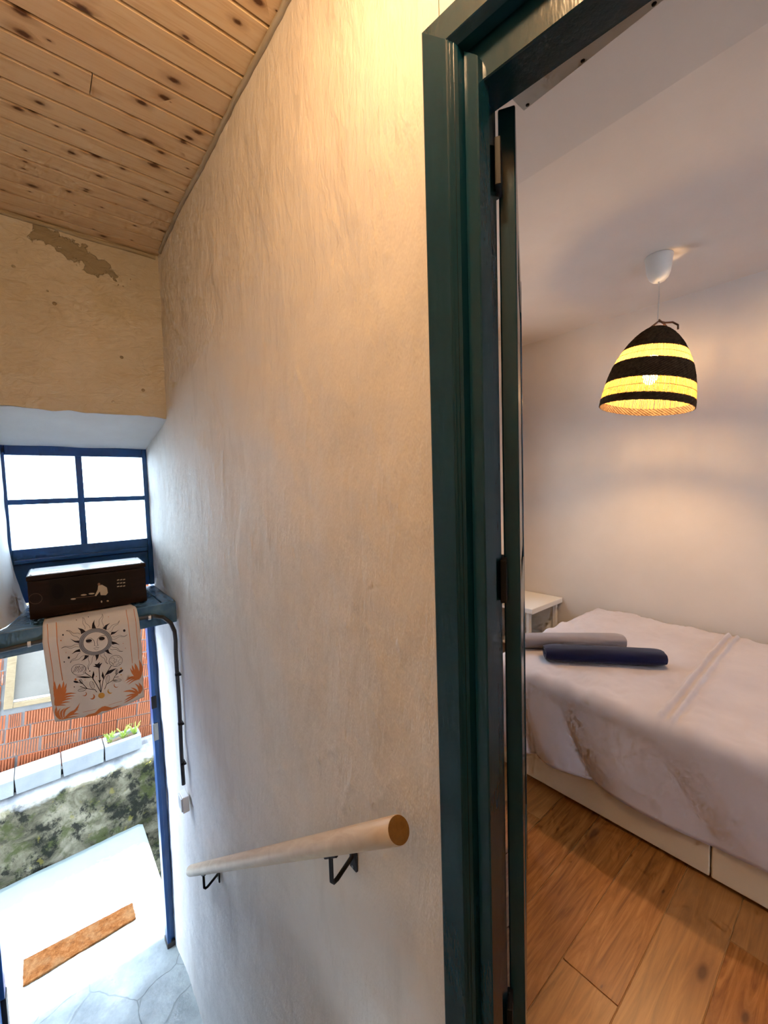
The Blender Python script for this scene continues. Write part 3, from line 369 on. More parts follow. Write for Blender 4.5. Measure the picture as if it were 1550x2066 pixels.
'orange':[('s',2.32,[(8.2,-16.2),(6.2,-92.5),(14.3,-231.7),(13.9,-329.6),(15.4,-395.9),(20.1,-434.3),(28.1,-465)]),('s',2.9,[(41.3,-6.1),(37.5,-100.8),(42.1,-211.1),(46.5,-287.6)]),('s',2.32,[(319.9,-11.7),(321.1,-88.8),(324.9,-196.8),(327.3,-291.2)]),('s',2.32,[(353.6,-22.8),(353.8,-136.5),(357.3,-225.6),(356.1,-277.6)]),('s',1.45,[(112.4,-465.6),(165.5,-466.5)]),('s',1.45,[(215.7,-467.6),(272.6,-466.6)]),('f',0,[(158,-144.8),(157.8,-145.9),(157.3,-146.8),(156.6,-147.4),(155.7,-147.7),(154.8,-147.7),(153.9,-147.2),(153.1,-146.5),(152.5,-145.5),(152.1,-144.3),(152,-143.2),(152.3,-142.1),(152.7,-141.1),(153.4,-140.5),(154.3,-140.2),(155.2,-140.3),(156.1,-140.7),(156.9,-141.4),(157.6,-142.4),(157.9,-143.6)]),('f',0,[(211.8,-146.2),(211.6,-147.3),(211.1,-148.3),(210.4,-148.9),(209.5,-149.2),(208.5,-149.1),(207.6,-148.7),(206.8,-147.9),(206.1,-146.9),(205.8,-145.8),(205.7,-144.6),(205.9,-143.4),(206.4,-142.5),(207.1,-141.8),(208,-141.5),(209,-141.6),(209.9,-142),(210.8,-142.8),(211.4,-143.8),(211.8,-145)]),('f',0,[(98.4,-298.9),(97.4,-301.7),(95.3,-302.9),(92.8,-302.1),(90.9,-299.6),(90.3,-296.3),(91.3,-293.6),(93.4,-292.3),(95.9,-293.2),(97.8,-295.7)]),('f',0,[(54.2,-99.8),(53.6,-101.5),(52.3,-102.4),(50.7,-102),(49.5,-100.5),(49.2,-98.5),(49.8,-96.7),(51.1,-95.8),(52.6,-96.3),(53.8,-97.8)]),('f',0,[(244.1,-37.7),(243.8,-38.8),(242.9,-39.3),(242,-39.1),(241.2,-38.2),(241,-37),(241.3,-36),(242.2,-35.5),(243.1,-35.7),(243.9,-36.6)]),('f',0,[(67.8,-160.8),(67.5,-161.8),(66.8,-162.3),(65.9,-162),(65.2,-161.2),(65,-160.1),(65.4,-159.1),(66.1,-158.6),(67,-158.9),(67.6,-159.7)]),('f',0,[(302.8,-203.4),(302.4,-204.5),(301.5,-204.9),(300.5,-204.7),(299.8,-203.7),(299.5,-202.5),(299.9,-201.5),(300.7,-201),(301.8,-201.2),(302.5,-202.2)]),('f',0,[(176.2,-307),(175.8,-308.2),(174.8,-308.8),(173.7,-308.4),(172.8,-307.3),(172.6,-305.9),(173,-304.6),(174,-304.1),(175.1,-304.5),(175.9,-305.6)]),('f',0,[(130.7,-310.2),(130.3,-311.2),(129.5,-311.6),(128.6,-311.3),(127.9,-310.4),(127.7,-309.2),(128.1,-308.2),(128.8,-307.8),(129.7,-308.1),(130.4,-309)]),('f',0,[(294.4,-176.7),(294,-177.7),(293.2,-178.2),(292.2,-177.9),(291.4,-177),(291.1,-175.8),(291.5,-174.7),(292.4,-174.3),(293.4,-174.5),(294.1,-175.5)]),('f',0,[(155.2,-387.8),(158.6,-390.6),(161.3,-394.5),(162.9,-399.2),(163.4,-404),(162.5,-408.4),(160.5,-411.8),(157.5,-413.9),(154,-414.4),(150.3,-413.2),(146.8,-410.6),(144.1,-406.7),(142.6,-405.1),(146.3,-407.6),(150.1,-408.3),(153.5,-407.2),(156.2,-404.3),(157.6,-400.2),(157.7,-395.4),(156.3,-390.5),(153.7,-386.2)]),('f',0,[(126.7,-367.1),(129.3,-369.7),(131.3,-373.1),(132.4,-377.1),(132.4,-381),(131.4,-384.4),(129.5,-387),(126.9,-388.3),(124,-388.4),(121,-387.1),(118.3,-384.6),(116.2,-381.2),(116.5,-381.5),(119.4,-383.9),(122.5,-384.8),(125.4,-384.3),(127.8,-382.3),(129.3,-379.1),(129.6,-375.2),(128.8,-371.1),(127,-367.4)]),('f',0,[(260.1,-385.7),(258.1,-388.5),(255.4,-390),(252.2,-390.1),(248.9,-388.9),(245.9,-386.4),(243.6,-382.9),(242.3,-378.9),(242,-374.8),(242.9,-371.1),(244.8,-368.3),(247.4,-366.6),(246.8,-367.2),(245.1,-370.3),(244.5,-374.3),(245.2,-378.5),(247.1,-382.5),(249.9,-385.5),(253.2,-387.3),(256.5,-387.6),(259.5,-386.3)]),('f',0,[(30,-363.4),(27.1,-346.2),(24.1,-329.1),(21.7,-312.1),(20,-295.1),(17.8,-278.2),(13,-294.7),(10.8,-311.3),(11.6,-328.2),(15.5,-345.3),(21.7,-362.7)]),('f',0,[(32.6,-366),(36.4,-353.6),(38.7,-340.5),(39.3,-326.7),(38.4,-312.1),(35.5,-296.8),(29.3,-308.1),(25,-320.3),(22.4,-333.1),(21.3,-346.7),(21.9,-361.1)]),('f',0,[(32.6,-355.8),(41.2,-346.6),(47.7,-335.7),(51.2,-322.5),(51.8,-307.1),(50.1,-289.8),(46.1,-302.7),(42.1,-315.6),(37.3,-327.8),(31.7,-339.3),(25.9,-350.6)]),('f',0,[(29.8,-366.4),(40.3,-359.1),(48.9,-349.7),(55,-337.4),(58.4,-322.3),(59.7,-304.8),(53.9,-317.4),(48,-329.8),(41,-341.1),(33,-351.1),(24.6,-360.7)]),('f',0,[(27.4,-373.2),(36.9,-370),(45.1,-364.7),(51.4,-356.5),(55.9,-345.5),(58.9,-332.2),(52.5,-340.5),(46.1,-348.6),(39,-355.6),(31.3,-361.6),(23.4,-367.2)]),('f',0,[(26.2,-369.8),(22,-354.4),(18.4,-339.1),(16.3,-323.9),(15.5,-308.8),(15.2,-293.7),(11.9,-308.7),(10.6,-323.8),(12,-338.9),(16,-354.2),(21.9,-369.6)]),('f',0,[(24,-380.1),(20.5,-367),(17.6,-354),(15.7,-341),(15.1,-328.2),(14.7,-315.3),(11.8,-328.1),(10.5,-340.8),(11.6,-353.7),(15,-366.7),(20,-379.9)]),('f',0,[(23,-399.7),(28.3,-383.6),(31.7,-366.6),(33.3,-348.7),(33,-329.7),(30.5,-309.7),(22.5,-324.4),(16.8,-340.2),(12.9,-356.9),(10.8,-374.5),(10.6,-393.1)]),('f',0,[(18.2,-398.6),(29.8,-381.9),(42.7,-368.8),(57.9,-362.4),(75.6,-362.9),(94.6,-366.8),(73.3,-355.9),(54.4,-351.6),(38.7,-356.5),(26.1,-370.5),(15.6,-390.6)]),('f',0,[(17.8,-397.9),(29.9,-387),(42.8,-378.5),(57.1,-374.3),(72.6,-374.7),(89,-377.2),(71.1,-368.9),(54.6,-365.2),(40.1,-368.2),(27.4,-377.5),(16,-391.2)]),('f',0,[(17.5,-397.7),(28.6,-391.6),(40,-386.8),(52.1,-384.7),(64.8,-385.3),(77.9,-387.1),(63.6,-379.9),(50.3,-376.2),(38,-377.2),(26.7,-382.7),(16.3,-391.4)]),('f',0,[(17.1,-398.3),(27.3,-397),(37.7,-396.1),(48.2,-396.5),(59,-398.2),(69.8,-400.2),(58.5,-393.6),(47.5,-389.3),(36.9,-387.9),(26.6,-389.4),(16.6,-393)]),('f',0,[(16.7,-398.2),(24.1,-400.5),(31.6,-402.7),(39.1,-405.2),(46.6,-408.1),(54.2,-410.9),(46.8,-404.9),(39.5,-400.2),(32,-397),(24.5,-395.2),(16.9,-394.5)]),('f',0,[(31.2,-466.7),(25.1,-453.4),(20,-440.1),(17.1,-426.8),(16.5,-413.4),(16.6,-400),(11.1,-413.6),(8.8,-427.1),(10.4,-440.5),(16.2,-453.7),(24.8,-466.9)]),('f',0,[(33.9,-468.8),(29.1,-456.3),(25.8,-444.3),(25.3,-433.1),(27.7,-422.8),(31.3,-412.7),(22.4,-421.2),(17.1,-430.7),(16.4,-441.5),(20.4,-453.7),(27.7,-466.9)]),('f',0,[(37.7,-467.8),(35.8,-455.3),(35.3,-443.8),(37.3,-434.2),(42,-426.5),(47.9,-419.7),(37.6,-423.4),(30.4,-429.2),(27.4,-438.1),(28.5,-450),(32.6,-464)]),('f',0,[(43,-467),(44,-452.9),(46.5,-440.7),(51.8,-431.9),(59.8,-426.7),(69.3,-423.2),(56.3,-422.3),(46.3,-425),(40.3,-432.7),(38.2,-445.5),(38.9,-461.8)]),('f',0,[(48.3,-465.8),(63.6,-464.1),(77.3,-459.1),(88.6,-449.2),(97.4,-434.6),(104.3,-416.5),(94.7,-429.7),(84.4,-441.5),(72.6,-450.3),(59.3,-456),(45.2,-460.1)]),('f',0,[(53.8,-464.3),(65.3,-464.1),(75.9,-461.6),(85.1,-455.7),(92.8,-446.3),(99.4,-434.3),(90.7,-441.5),(81.8,-448.2),(72.2,-453.1),(61.9,-456.3),(51.3,-458.7)]),('f',0,[(47.4,-469.5),(56.9,-462.9),(66.8,-457),(77.3,-453.1),(88.5,-451),(100,-449.6),(86.9,-446),(74.8,-445.3),(63.9,-448.1),(54.3,-454.6),(45.6,-463.7)]),('f',0,[(41.1,-470.8),(52.6,-468.4),(64.3,-466.6),(76.3,-466.4),(88.6,-467.8),(101.1,-469.7),(87.9,-463.1),(75.2,-459.1),(63.1,-458.2),(51.5,-460.7),(40.3,-465.3)]),('f',0,[(32.2,-471.1),(45.2,-472.6),(58.3,-474.3),(71.6,-476.7),(85,-479.8),(98.6,-483),(84.9,-476.4),(71.4,-471.4),(58.1,-468.3),(45,-467),(32,-467.2)]),('f',0,[(359.3,-379.5),(366.8,-361.3),(371,-342.1),(370.5,-321.7),(365.5,-300.2),(356.7,-277.8),(357.1,-298.1),(357.4,-318.3),(356,-338.2),(353,-357.6),(349.5,-376.8)]),('f',0,[(358.7,-377.7),(358,-360.4),(355.6,-343.3),(351.5,-326.2),(345.8,-309.2),(338.1,-292.4),(336.3,-309.6),(336.6,-326.6),(338.5,-343.7),(342.1,-360.8),(347.4,-377.8)]),('f',0,[(356,-374.3),(349.2,-358.8),(342.4,-343.3),(336.2,-327.7),(330.7,-312),(324.9,-296.5),(324.3,-314),(326.1,-330.8),(330.8,-346.8),(338.4,-362),(348.3,-376.5)]),('f',0,[(354.8,-375.7),(345.6,-363.2),(336.9,-350.6),(329.2,-337.4),(322.5,-323.6),(316,-309.8),(318,-326.5),(322.1,-341.9),(328.8,-355.7),(338.1,-368),(349.4,-379.1)]),('f',0,[(354.1,-375.5),(347.1,-366.8),(340,-358.2),(333.3,-349.3),(327,-340.1),(320.6,-331.2),(323.5,-343.3),(327.9,-354.3),(333.8,-363.9),(341.3,-372.2),(350,-379.3)]),('f',0,[(355.6,-377.7),(343.9,-367.2),(332.1,-359.5),(320.1,-355.8),(307.8,-356),(295.4,-359.1),(307.4,-360.7),(319.5,-363.3),(331.4,-368.1),(343.3,-375.2),(355.1,-383.4)]),('f',0,[(355.1,-377.6),(340.5,-367.5),(326.2,-361),(312.5,-359.8),(299.3,-363.7),(286.4,-371.2),(299.6,-368.6),(313.1,-367.6),(326.9,-370),(341.1,-375.8),(355.6,-383.5)]),('f',0,[(354.8,-379.3),(340.9,-372.9),(327.6,-369.4),(315.1,-370.2),(303.5,-375),(292.4,-382.8),(304.2,-379.1),(316.3,-376.6),(328.9,-376.8),(342.1,-379.7),(355.7,-384.1)]),('f',0,[(354.6,-380.4),(342.2,-378),(330.6,-377.7),(320,-380.7),(310.5,-386.7),(301.7,-395),(311.6,-390.3),(321.7,-386.3),(332.6,-384.2),(344,-383.9),(355.9,-384.6)]),('f',0,[(354.2,-461),(361.5,-450.8),(365.4,-439.6),(364.5,-427.1),(359,-413.5),(349.8,-399),(351.4,-411.5),(352.6,-424),(351.7,-436),(348.9,-447.4),(345.3,-458.6)]),('f',0,[(351.5,-458.9),(355.1,-445.7),(355.5,-433),(351.6,-421),(343.4,-409.7),(331.9,-399.1),(338,-410.6),(343.2,-422.3),(345.9,-434.5),(346.2,-447.1),(345.3,-459.8)]),('f',0,[(347.7,-456.4),(343.9,-444.1),(338.8,-433.3),(331.8,-424.5),(322.9,-417.8),(312.5,-412.7),(319.6,-421.2),(326.6,-429.9),(332.9,-439.4),(338.4,-449.8),(343.7,-460.4)]),('f',0,[(344.8,-454.2),(332.7,-439.7),(320.1,-428.6),(306.7,-421.9),(292.4,-419.6),(277.6,-420.7),(291.1,-425.7),(304.6,-431.5),(317.8,-439.6),(330.5,-450),(343.2,-461.5)]),('f',0,[(343.8,-456.1),(331.8,-450.6),(320,-446.8),(308.5,-445.3),(297.1,-445.8),(285.9,-448.3),(297.4,-450.8),(308.9,-453.1),(320.6,-455.8),(332.3,-458.9),(344.1,-462)]),('f',0,[(343.1,-456.8),(328.9,-455.2),(315.3,-455.3),(302.5,-457.9),(290.5,-462.8),(279.1,-469.7),(291.8,-467.8),(304.7,-465.7),(317.8,-464.3),(331.2,-463.5),(344.7,-462.8)]),('f',0,[(342.9,-459.1),(328.9,-461.8),(315.3,-465.2),(302.1,-469.3),(289.2,-474.2),(276.8,-480.1),(290.7,-478.7),(304.5,-476.4),(318,-473.2),(331.4,-469.3),(344.7,-464.5)]),('f',0,[(112.3,-492.1),(133.9,-483.3),(158.4,-483.1),(174.6,-469.9),(187.4,-465),(200,-465.7),(212.2,-474.1),(227.5,-485.7),(246.9,-485.8),(272.1,-486.3),(246.5,-492),(211,-493.2),(186.2,-485.8),(163.8,-495.9),(133.2,-495.3)])],
'grey':[('f',0,[(246,-137.6),(246.2,-150.4),(243.7,-162.7),(238.8,-173.9),(231.6,-183.8),(222.5,-191.7),(211.8,-197.5),(199.9,-201),(187.4,-202),(174.6,-200.4),(162.3,-196.5),(150.7,-190.4),(140.3,-182.3),(131.5,-172.6),(124.6,-161.5),(119.8,-149.7),(117.4,-137.4),(117.3,-125.1),(119.6,-113.3),(124.2,-102.4),(130.9,-92.8),(139.5,-84.8),(149.7,-78.8),(161.2,-75),(173.5,-73.6),(186.1,-74.6),(198.7,-78),(210.6,-83.7),(221.4,-91.6),(230.7,-101.4),(238.1,-112.6),(243.3,-124.8)])],
'cream':[('f',0,[(230.4,-138.1),(230.5,-147.7),(228.7,-156.8),(225,-165.3),(219.6,-172.6),(212.7,-178.6),(204.6,-182.9),(195.7,-185.6),(186.2,-186.3),(176.6,-185.2),(167.2,-182.3),(158.4,-177.8),(150.5,-171.7),(143.8,-164.4),(138.5,-156.1),(134.9,-147.2),(133,-137.9),(133,-128.7),(134.7,-119.8),(138.2,-111.6),(143.4,-104.4),(149.9,-98.4),(157.7,-93.9),(166.5,-91.1),(175.8,-90),(185.4,-90.8),(194.8,-93.4),(203.8,-97.8),(212,-103.7),(219,-111),(224.5,-119.4),(228.4,-128.6)])],
'gold':[('f',0,[(280.6,-299.7),(279.7,-302.2),(277.7,-303.3),(275.3,-302.6),(273.5,-300.3),(272.9,-297.3),(273.8,-294.8),(275.8,-293.7),(278.2,-294.5),(280.1,-296.7)]),('f',0,[(277.5,-331.5),(276.9,-333.2),(275.5,-333.9),(273.9,-333.4),(272.7,-331.8),(272.3,-329.9),(272.9,-328.2),(274.3,-327.5),(275.9,-328),(277.1,-329.5)]),('f',0,[(202.4,-409.3),(202.2,-413.7),(200.6,-417.5),(197.9,-420.3),(194.4,-421.9),(190.4,-422.1),(186.3,-420.8),(182.5,-418.2),(179.3,-414.7),(177.1,-410.4),(176.1,-405.8),(176.4,-401.5),(178,-397.7),(180.6,-394.9),(184.1,-393.3),(188.1,-393.1),(192.2,-394.3),(196,-396.8),(199.2,-400.4),(201.4,-404.7)]),('f',0,[(233.3,-408.8),(230.8,-411.5),(227.7,-412.7),(224.1,-412.4),(220.6,-410.5),(217.6,-407.4),(215.4,-403.4),(214.3,-398.9),(214.4,-394.6),(215.6,-390.8),(217.9,-388),(221,-386.6),(222.3,-385.7),(220.1,-388.8),(219.2,-392.9),(219.6,-397.5),(221.3,-402),(224,-405.7),(227.5,-408.1),(231.2,-408.9),(234.6,-407.9)])],
}
BOX_ART={'wood_light':[('f',0,[(26,183.8),(358.6,172.8),(366.1,33.7),(164.3,46),(23.3,57.2)])],
'cream':[('f',0,[(220.5,123),(236.7,125.7),(256.5,108.1),(259.5,79.4),(250.7,68.4),(227.9,72.8),(226.2,92.7),(208.4,71),(203.6,76.1),(217.1,102.7)]),('f',0,[(233.3,38.1),(232.4,34.6),(230.6,32.7),(228.5,33.1),(226.9,35.7),(226.5,39.5),(227.3,43),(229.2,44.9),(231.3,44.5),(232.9,41.9)]),('f',0,[(261.7,36.6),(260.5,34.3),(257.8,33.3),(254.6,34),(252.1,36),(251.3,38.7),(252.4,40.9),(255.1,41.9),(258.3,41.3),(260.8,39.2)]),('f',0,[(171.1,85.8),(169.4,83.9),(164.8,82.8),(158.5,82.8),(152.3,83.8),(147.7,85.7),(146,87.9),(147.7,89.8),(152.2,90.9),(158.5,91),(164.7,89.9),(169.4,88)]),('f',0,[(203.6,86.5),(201.9,84.6),(197.2,83.4),(190.8,83.4),(184.4,84.5),(179.7,86.4),(178,88.6),(179.7,90.5),(184.3,91.7),(190.7,91.7),(197.1,90.6),(201.8,88.7)]),('f',0,[(126.1,73.3),(124.7,71.4),(120.8,70.3),(115.5,70.2),(110.2,71.2),(106.3,73),(104.8,75.2),(106.2,77.1),(110.1,78.2),(115.4,78.3),(120.7,77.3),(124.6,75.5)]),('f',0,[(313.8,139.6),(313,137.8),(310.2,136.3),(306.6,135.8),(303.5,136.4),(302.1,137.9),(303,139.7),(305.7,141.2),(309.3,141.7),(312.4,141.1)]),('f',0,[(327.1,138.8),(326.2,137),(323.4,135.5),(319.8,135),(316.7,135.6),(315.3,137.1),(316.1,138.9),(318.9,140.4),(322.5,140.9),(325.7,140.3)]),('f',0,[(340.4,138),(339.5,136.2),(336.7,134.7),(333.1,134.2),(329.9,134.8),(328.5,136.3),(329.4,138.1),(332.2,139.6),(335.9,140.1),(339,139.5)]),('f',0,[(312.8,122.6),(312,120.8),(309.2,119.4),(305.6,118.9),(302.5,119.5),(301.1,121),(302,122.8),(304.7,124.3),(308.4,124.8),(311.4,124.2)]),('f',0,[(326.1,121.8),(325.2,119.9),(322.4,118.5),(318.8,118),(315.7,118.6),(314.3,120.1),(315.2,121.9),(317.9,123.4),(321.6,123.9),(324.7,123.3)]),('f',0,[(339.4,120.9),(338.6,119.1),(335.8,117.6),(332.1,117.1),(329,117.7),(327.6,119.2),(328.4,121.1),(331.2,122.5),(334.9,123.1),(338,122.4)]),('f',0,[(311.8,105.7),(311,103.8),(308.2,102.4),(304.6,101.9),(301.5,102.6),(300.2,104.1),(301,105.9),(303.8,107.3),(307.4,107.8),(310.5,107.2)]),('f',0,[(325.1,104.7),(324.2,102.9),(321.4,101.5),(317.8,101),(314.7,101.6),(313.3,103.1),(314.2,105),(316.9,106.4),(320.6,106.9),(323.7,106.3)]),('f',0,[(338.4,103.8),(337.6,102),(334.8,100.5),(331.1,100),(328,100.7),(326.6,102.2),(327.4,104),(330.2,105.5),(333.9,106),(337,105.3)])],
'skin':[('f',0,[(230,128.2),(229,124.2),(226.7,121.6),(223.8,121),(221.1,122.6),(219.2,126),(218.7,130.2),(219.7,134.2),(221.9,136.9),(224.8,137.5),(227.6,135.9),(229.5,132.5)]),('s',2.75,[(256.3,104.6),(258.1,85.3),(248.2,75.9)]),('s',1.65,[(207.9,73.2),(106.6,78)])],
'dark':[('f',0,[(81.6,118.4),(79.3,105.6),(74.3,94.9),(67.2,87.7),(58.9,84.8),(50.4,86.5),(42.7,92.6),(36.8,102.3),(33.3,114.4),(32.7,127.6),(34.9,140.2),(39.8,150.7),(46.7,158),(54.9,161.1),(63.4,159.6),(71.2,153.7),(77.2,144),(80.9,131.7)]),('f',0,[(230.9,134.3),(229.6,131.7),(226.3,130.5),(222.5,131.2),(219.5,133.5),(218.5,136.5),(219.8,139.1),(223,140.4),(226.9,139.7),(229.9,137.4)]),('f',0,[(230.7,72.2),(250.8,69.8),(261.6,35.2),(251.5,33),(241.3,56.9),(234.8,33.6),(225.7,36.8)]),('s',1.65,[(-49.9,203),(432,190.8)]),('s',1.65,[(-50.3,196.7),(431.6,183.5)])],
'ring':[('s',1.65,[(-2.7,102.3),(-3.3,96),(-5.5,90),(-9.1,85),(-14,81.2),(-19.8,78.9),(-26,78.2),(-32.3,79.1),(-38.2,81.7),(-43.4,85.7),(-47.4,90.8),(-50,96.7),(-51.1,103),(-50.6,109.3),(-48.4,115.1),(-44.9,120.1),(-40.1,124),(-34.4,126.4),(-28.2,127.1),(-21.9,126.3),(-15.9,123.8),(-10.7,119.8),(-6.6,114.7),(-3.9,108.7),(-2.7,102.3)])],
}
# ------------------------------------------------------------------ the stair hall shell
WX = .56          # hall face of the plaster wall
FLAKES = [[(1.339, .328), (1.17, .427), (1.049, .508), (.98, .561), (.901, .621), (.842, .669)], [(.827, .616), (.83, .571), (.858, .53), (.872, .481), (.915, .419)],
          [(.724, .704), (.747, .669), (.736, .646), (.716, .633)], [(.614, .721), (.62, .697), (.668, .665), (.711, .6), (.751, .545), (.766, .507)],
          [(1.9, 1.75), (1.72, 1.68), (1.60, 1.52), (1.63, 1.30)], [(1.02, 1.62), (.95, 1.52), (.98, 1.38)], [(2.2, 1.15), (2.05, .90), (2.0, .55), (1.8, .25)]]
def flake(y, z):
    """raised lips where old limewash coats end"""
    h = 0.
    for L in FLAKES:
        for (y0, z0), (y1, z1) in zip(L, L[1:]):
            if min(y0, y1)-.05 < y < max(y0, y1)+.05 and min(z0, z1)-.05 < z < max(z0, z1)+.05:
                dy, dz = y1-y0, z1-z0; t = max(0, min(1, ((y-y0)*dy+(z-z0)*dz)/(dy*dy+dz*dz)))
                d = math.hypot(y-y0-t*dy, z-z0-t*dz) + .011*nz(y, z, 3, 34)
                if d < .03: h = max(h, math.exp(-(d/.005)**2)*(.45+.9*abs(nz(y, z, 8, 14))))
    return h
PITS = [(rnd.uniform(.6, 2.4), rnd.uniform(-.8, 2.4), rnd.uniform(.005, .012), rnd.choice((1, 1, -1))) for _ in range(230)]
_pg = {}
for _p in PITS: _pg.setdefault((int(_p[0]*8), int(_p[1]*8)), []).append(_p)
def wall_disp(y, z):
    d = nz(0, y, z, 1.1)*.012 + nz(3, y, z, 3.1)*.006
    d += nz(9, y, z, 9.)*.0030 + nz(5, y*30, z*9, 1.)*.0011 + nz(7, y, z, 22.)*.0011
    d -= .0030*flake(y, z)
    for (py, pz, pr, sg) in _pg.get((int(y*8), int(z*8)), ()):
        q = ((y-py)**2+(z-pz)**2)/(pr*pr)
        if q < 4: d -= sg*.0022*math.exp(-q*1.6)
    return d*min(1, max(0, (y-.52)/.12))
b = MB()
def _wf(u, v):
    y = .49 + (u**1.7)*(3.03-.49); z = -1.80 + v*(2.535+1.80)
    x = WX + wall_disp(y, z)
    if z < .70 and y > 2.75: x -= .012*(y-2.75)/.28
    return (x, y, z)
b.grid(330, 520, _wf, True)
b.prism([(.575, .49), (.62, .47), (.80, .62), (.80, 3.10), (.575, 3.10)], -1.80, 2.535, 'z')
wall_right = struct(b.build('wall_right', PLASTER), 'long rough plaster wall beside the stairs, cream and grey streaked', 'wall')
b = MB(); b.prism([(.5605, .489), (.69, -.64), (.69, -1.30), (.80, -1.30), (.80, .489)], 2.056, 2.535, 'z')
b.prism([(.672, -.40), (.77, -1.30), (.80, -1.30), (.80, -.50), (.72, -.40)], -.05, 2.056, 'z')
struct(b.build('wall_doorway', PLASTER), 'plaster wall over and beyond the bedroom doorway', 'wall')

# wall over the street door: old plaster face, irregular lower edge, white soffit running back to the window
b = MB()
def _uf(u, v):
    x = -.56 + u*1.125; e = 1.700 - .010*nz(x, 4, 0, 6.) - .006*nz(x, 8, 0, 17)
    z = e + v*(2.535-e)
    return (x, 2.43 + .012*nz(x, 1, z, 2.3) + .004*nz(x, 2, z, 8) + .012*(1-v)**8, z)
b.grid(70, 56, _uf, True, True)
far = struct(b.build('wall_far', OLDPLASTER), 'yellowed flaking plaster wall above the transom window', 'wall')
b = MB(); b.box(-.56, .60, 2.47, 3.10, 1.72, 2.535); b.build('wall_core', RENDER, far)
b = MB()
def _sf(u, v):
    x = -.56 + u*1.125; e = 1.700 - .010*nz(x, 4, 0, 6.) - .006*nz(x, 8, 0, 17)
    y = 2.442 + .012*nz(x, 1, e, 2.3) + v*(3.03-2.442)
    return (x, y, e + v*(1.583-e) + .004*nz(x, y, 0, 6))
b.grid(60, 16, _sf, True)
b.build('soffit', WHITEWASH, far)
# rounded white cheek at the left of the window niche
b = MB(); prof = [(-.56, 2.46), (-.27, 2.462), (-.215, 2.475), (-.178, 2.51), (-.158, 2.56), (-.135, 2.66), (-.118, 2.78), (-.108, 2.88), (-.104, 2.96), (-.106, 3.015)]
def _cf(u, v):
    k = u*(len(prof)-1); i = min(int(k), len(prof)-2); t = k-i
    x = prof[i][0]*(1-t)+prof[i+1][0]*t; y = prof[i][1]*(1-t)+prof[i+1][1]*t
    z = .7165 + v*.93
    fl = max(0, (1.12-z)/.40); x += .034*fl*fl*min(1, u*1.3) - .020*(1-fl*fl) * min(1, u*1.3)
    return (x + .004*nz(x, y, z, 9), y + .004*nz(y, z, x, 8), z)
b.grid(54, 24, _cf, True)
struct(b.build('wall_niche', WHITEWASH), 'rounded whitewashed cheek left of the transom window', 'wall')
b = MB(); b.box(-.56, -.20, 2.60, 3.10, .7165, 1.64); b.box(-.56, -.33, 2.46, 3.10, -1.80, .60)
struct(b.build('wall_entry', WHITEWASH), 'white wall beside the street door', 'wall')
b = MB(); b.box(-.62, -.56, -1.36, 3.10, -1.80, 2.60); struct(b.build('wall_left', DIMWALL), 'plain wall on the other side of the stairs', 'wall')
b = MB(); b.box(-.62, .80, -1.36, -1.30, -.10, 2.60); struct(b.build('wall_back', DIMWALL), 'plain wall behind the landing', 'wall')

# boarded ceiling: one object per board
ceil = struct(empty('ceiling', (0, 0, 2.527)), 'ceiling of knotty pine boards over the stairs', 'ceiling')
bw = .0864
def board_mesh(L, name='ceiling_board'):
    m = MB(); w = bw-.0045; c = .0035
    m.prism([(-w/2, .014), (-w/2, c), (-w/2+c, 0), (w/2-c, 0), (w/2, c), (w/2, .014)], 0, L, 'x')
    me = m.mesh(name); bm = bmesh.new(); bm.from_mesh(me); bmesh.ops.recalc_face_normals(bm, faces=bm.faces); bm.to_mesh(me); bm.free(); me.materials.append(PINE); return me
full = board_mesh(1.13); pa = board_mesh(.765); pb = board_mesh(.363)
y = 2.372 + bw/2
k = 0
while y > -1.30:
    if abs(y-1.55) < .04:
        o = link('ceiling_board', pa, None, ceil); o.location = (-.562, y, 0)
        o = link('ceiling_board', pb, None, ceil); o.location = (.2055, y, 0)
    else:
        o = link('ceiling_board', full, None, ceil); o.location = (-.562, y, 0)
    y -= bw
b = MB(); b.box(-.62, .80, -1.36, 3.10, .0145, .09); b.build('roof_deck', M('dark_deck', (.10, .045, .018), .8).m, ceil)
b = MB(); b.tube([(WX-.004+wall_disp(yy, 2.51), yy, 2.519+.0012*math.sin(yy*90)) for yy in [-.3+i*.03 for i in range(90)]], .009, 8)
struct(b.build('trim_1', M('beige_trim', (.42, .36, .27), .8).m), 'thin beige bead between the pine ceiling and the long wall', 'trim')
b = MB(); b.tube([(x, 2.432+.012*nz(x, 1, 2.5, 2.3)-.004, 2.514+.006*nz(x, 5, 0, 5)) for x in [-.56+i*.03 for i in range(38)]], .010, 8)
struct(b.build('trim_2', M('beige_trim_end', (.40, .33, .22), .8).m), 'uneven beige bead between the pine ceiling and the flaking wall', 'trim')

# landing, stairs, entry floor
b = MB(); b.box(-.56, .62, -1.30, .43, -.12, 0); struct(b.build('floor_landing', STONE), 'stone landing at the top of the stairs', 'floor')
st = struct(empty('floor_stairs'), 'stone steps down to the street door', 'stairs')
for i in range(8):
    b = MB(); b.bbox(-.556, .552, .43, 2.15-.215*i, -1.745 if i == 0 else -1.75+.195*i-.001, -1.75+.195*(i+1), .008); b.build('step', STONE, st)
b = MB()
def _ff(u, v):
    x = -.62+u*1.20; y = 2.10+v*1.08; return (x, y, -1.75+.006*nz(x, y, 0, 3)+.003*nz(x, y, 5, 9))
b.grid(40, 36, _ff, True); b.box(-.62, .58, 2.1, 3.18, -1.9, -1.77)
struct(b.build('floor_entry', STONE), 'worn grey stone floor inside the street door', 'floor')

